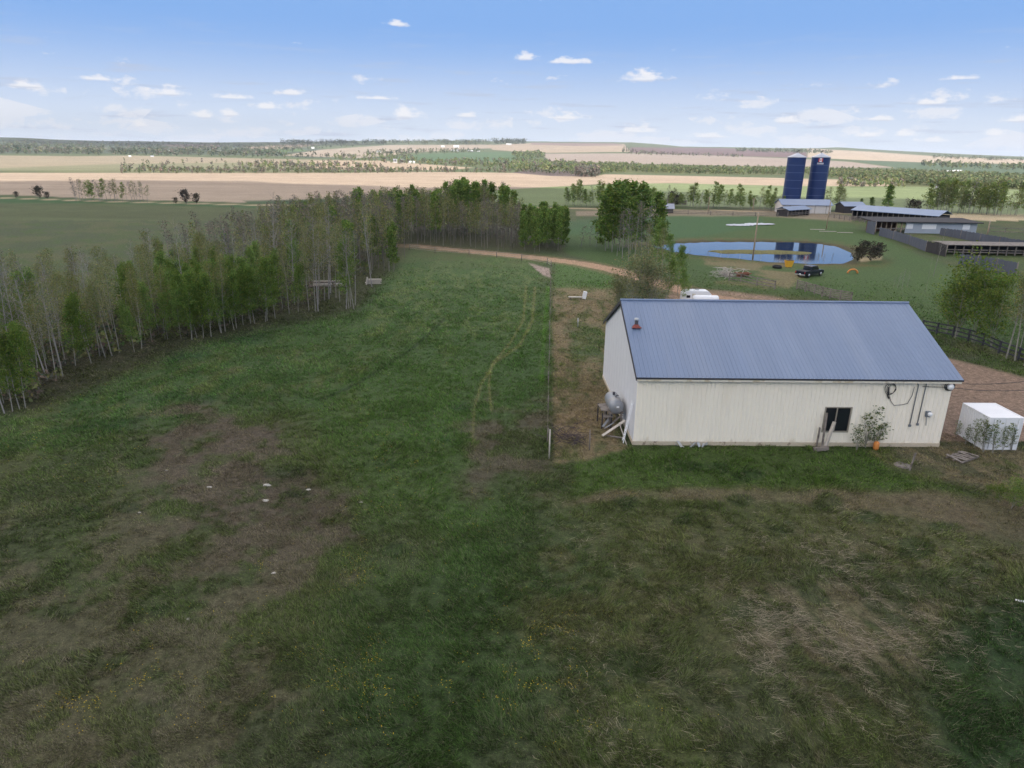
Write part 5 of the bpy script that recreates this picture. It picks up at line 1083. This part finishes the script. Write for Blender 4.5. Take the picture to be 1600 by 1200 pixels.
#@@GRASS
# ------------------------------------------------------------------ grass blades, dry thatch and dandelions near the camera
def grass():
    g_=np.random.default_rng(4); N=2400000
    u=g_.random(N); D0,D1=14.,142.; D=D0*(D1/D0)**(u**.85); az=g_.uniform(-.78,.78,N); x=D*np.sin(az);y=D*np.cos(az)
    px,py=pix(x,y,np.zeros(N)); k=(px>-40)&(px<1640)&(py<1225)&(py>395)&(g_.random(N)<1-sstep(D,70,138))
    # keep off the barn, yard, drive and bare gravel
    bx=(x-BO[0])*bc+(y-BO[1])*bs; by=-(x-BO[0])*bs+(y-BO[1])*bc
    k&=~((bx>-.1)&(bx<BL+.1)&(by>-.02)&(by<BD+.1)); k&=~((x>34)&(x<36.7)&(y>45.3)&(y<48.5))
    x,y,D,px,py=x[k],y[k],D[k],px[k],py[k]
    yard=[(1262,480),(1330,488),(1445,543),(1480,558),(1530,570),(1620,594),(1800,660),(1800,700),(1500,686),(1440,660)]; k=(sdf(px,py,yard)<0)&(dline(x,y,DRIVE)>1.9)
    x,y,D,px,py=x[k],y[k],D[k],px[k],py[k]
    # clumping
    cl=fbm(x/.45,y/.45,2,5)*.65+fbm(x/3.,y/3.,2,8)*.35; k=g_.random(len(x))<sstep(cl,.36,.58)*.75+.25; low_=cl[k]; x,y,D=x[k],y[k],D[k]; n=len(x)
    base=paint(x,y,np.zeros(n)); lum=base.sum(1)
    dry=((base[:,0]>base[:,1]*.97)).astype(float); tan_=g_.random(n)<(.18+.45*dry); lone=base*(.5+2.1*g_.random((n,1))**1.5)
    lone[tan_]=(lone[tan_]*.45+.55*np.array([.26,.23,.17])*(.6+.8*g_.random((tan_.sum(),1))))
    yel=~tan_; lone[yel]*=np.array([1.05,1.15,.9])
    h=(.07+.21*g_.random(n)**2)*(1-.4*dry)*(.7+.6*sstep(fbm(x/2.2,y/2.2,2,15),.4,.65))*(.45+.55*sstep(low_,.36,.56)); w_=np.maximum(.014,.0006*D)*(.6+.6*g_.random(n))
    a=g_.uniform(0,6.283,n); wind=fbm(x/2.5,y/2.5,2,33)*6.28+1; le=h*g_.uniform(.2,1.6,n); la=wind+g_.normal(0,.9,n)
    dx,dy=np.cos(a)*w_,np.sin(a)*w_; z0=np.zeros(n)-.01
    V=np.stack([np.stack([x-dx,y-dy,z0],-1),np.stack([x+dx,y+dy,z0],-1),np.stack([x+np.cos(la)*le,y+np.sin(la)*le,h],-1)],1).reshape(-1,3)
    me=npmesh('grass_blades',V,np.arange(3*n).reshape(n,3),np.repeat(lone,3,0)); me.materials.append(attrmat('grass_blade',.3,.8)); o=bpy.data.objects.new('grass_blades',me); link(o); tag(o,'short green and dry grass covering the meadow and fore ground','grass',kind='stuff')
    # long bleached thatch
    N=90000; px=g_.uniform(840,1600,N); 
    D=17*(42/17)**g_.random(N); az=g_.uniform(0.,.75,N); x=D*np.sin(az);y=D*np.cos(az); px,py=pix(x,y,np.zeros(N))
    zone=soft(px,py,[(1150,860),(1340,860),(1520,960),(1470,1090),(1290,1120),(1150,1020)],60)*.9+soft(px,py,[(860,790),(1600,790),(1600,1200),(850,1200)],60)*.13+soft(px,py,[(1370,700),(1480,690),(1620,700),(1620,790),(1500,765)],10)*.8
    st=fbm((x+y*.3)/.7,(y-x*.3)/2.0,3,91); k=(g_.random(N)<zone*sstep(st,.4,.6))&(px>800)&(py<1230)&(py>690)&~((x>34)&(x<36.7)&(y>45.3)&(y<48.5)); x,y,D=x[k],y[k],D[k]; n=len(x)
    base=np.array([.38,.335,.25])*(.35+.9*g_.random((n,1)))
    h=.06+.24*g_.random(n)**1.5; w_=np.maximum(.009,.0004*D); a=g_.uniform(0,6.283,n); la=-1.1+g_.normal(0,.55,n)+2.0*(fbm(x/2.,y/2.,2,44)-.5); le=g_.uniform(.25,.75,n); dx,dy=np.cos(a)*w_,np.sin(a)*w_
    V=np.stack([np.stack([x-dx,y-dy,z0[:n]],-1),np.stack([x+dx,y+dy,z0[:n]],-1),np.stack([x+np.cos(la)*le,y+np.sin(la)*le,h],-1)],1).reshape(-1,3)
    me=npmesh('dry_thatch',V,np.arange(3*n).reshape(n,3),np.repeat(base,3,0)); me.materials.append(bpy.data.materials['grass_blade']); o=bpy.data.objects.new('dry_grass',me); link(o); tag(o,'long bleached dry grass lying in streaks at the lower right','dry grass',kind='stuff')
    # dandelions
    N=90000; D=17*(70/17)**g_.random(N); az=g_.uniform(-.72,.5,N); x=D*np.sin(az);y=D*np.cos(az); px,py=pix(x,y,np.zeros(N))
    zone=np.zeros(N)
    for (cx,cy,a_,b_,s_) in [(600,720,90,90,.35),(640,640,60,60,.2),(560,880,30,40,.5),(540,920,50,40,.25),(590,1050,90,80,.3),(500,1080,60,70,.4),(850,1010,50,50,.9),(860,1000,80,40,.5),(820,1060,90,70,.4),(700,900,120,120,.12),(470,1000,160,120,.15),(180,1085,180,50,.5),(420,890,30,14,.7),(420,520,130,60,.12),(60,690,110,20,.35),(150,720,150,120,.1),(720,780,100,60,.25),(985,778,20,10,.9),(300,1020,260,120,.1),(770,1090,200,60,.35)]:
        q=((px-cx)/a_)**2+((py-cy)/b_)**2; zone=np.maximum(zone,s_*np.exp(-q*1.1))
    cl=sstep(fbm(x/.9,y/.9,3,66),.5,.72)
    k=(g_.random(N)<zone*cl*1.1)&(py<1230); x,y,D=x[k],y[k],D[k]; n=len(x); r=np.maximum(.018,.00052*D)*(.7+.5*g_.random(n)); z=.06+.09*g_.random(n)
    ang=np.linspace(0,2*np.pi,7)[:-1]; ring=np.stack([x[:,None]+r[:,None]*np.cos(ang),y[:,None]+r[:,None]*np.sin(ang),np.repeat(z[:,None],6,1)],-1); top=np.stack([x,y,z+r*.5],-1)
    V=np.concatenate([ring,top[:,None]],1).reshape(-1,3); o7=np.arange(n)[:,None,None]*7; tri=np.array([[i,(i+1)%6,6] for i in range(6)])[None]; F_=(o7+tri).reshape(-1,3)
    cc=np.array([.62,.46,.02])*(.6+.5*g_.random((n,1))); me=npmesh('dandelions',V,F_,np.repeat(cc,7,0)); me.materials.append(attrmat('dandelion',.2,.7)); o=bpy.data.objects.new('dandelions',me); link(o); tag(o,'yellow dandelions dotted through the green lane and meadow','flowers',kind='stuff')
grass()
#@@HAZE
hz=MB(); _m=bpy.data.objects['ground'].data; _c=np.empty(len(_m.vertices)*3,np.float32); _m.vertices.foreach_get('co',_c); _c=_c[2::3]; hz.box(-20100,20100,-20100,20100,float(_c.min())-1.5,190); hm=bpy.data.materials.new('haze'); hm.use_nodes=True; g=NT(hm.node_tree); g.n.remove(g.n['Principled BSDF'])
pv=g.new('ShaderNodeVolumePrincipled'); pv.inputs['Color'].default_value=(.80,.88,1,1); pv.inputs['Density'].default_value=5.5e-5; pv.inputs['Anisotropy'].default_value=0.; g.l.new(pv.outputs[0],g.n['Material Output'].inputs['Volume'])
tag(hz.build('haze',hm),kind='stuff')
print('dbg objects',len(bpy.data.objects))
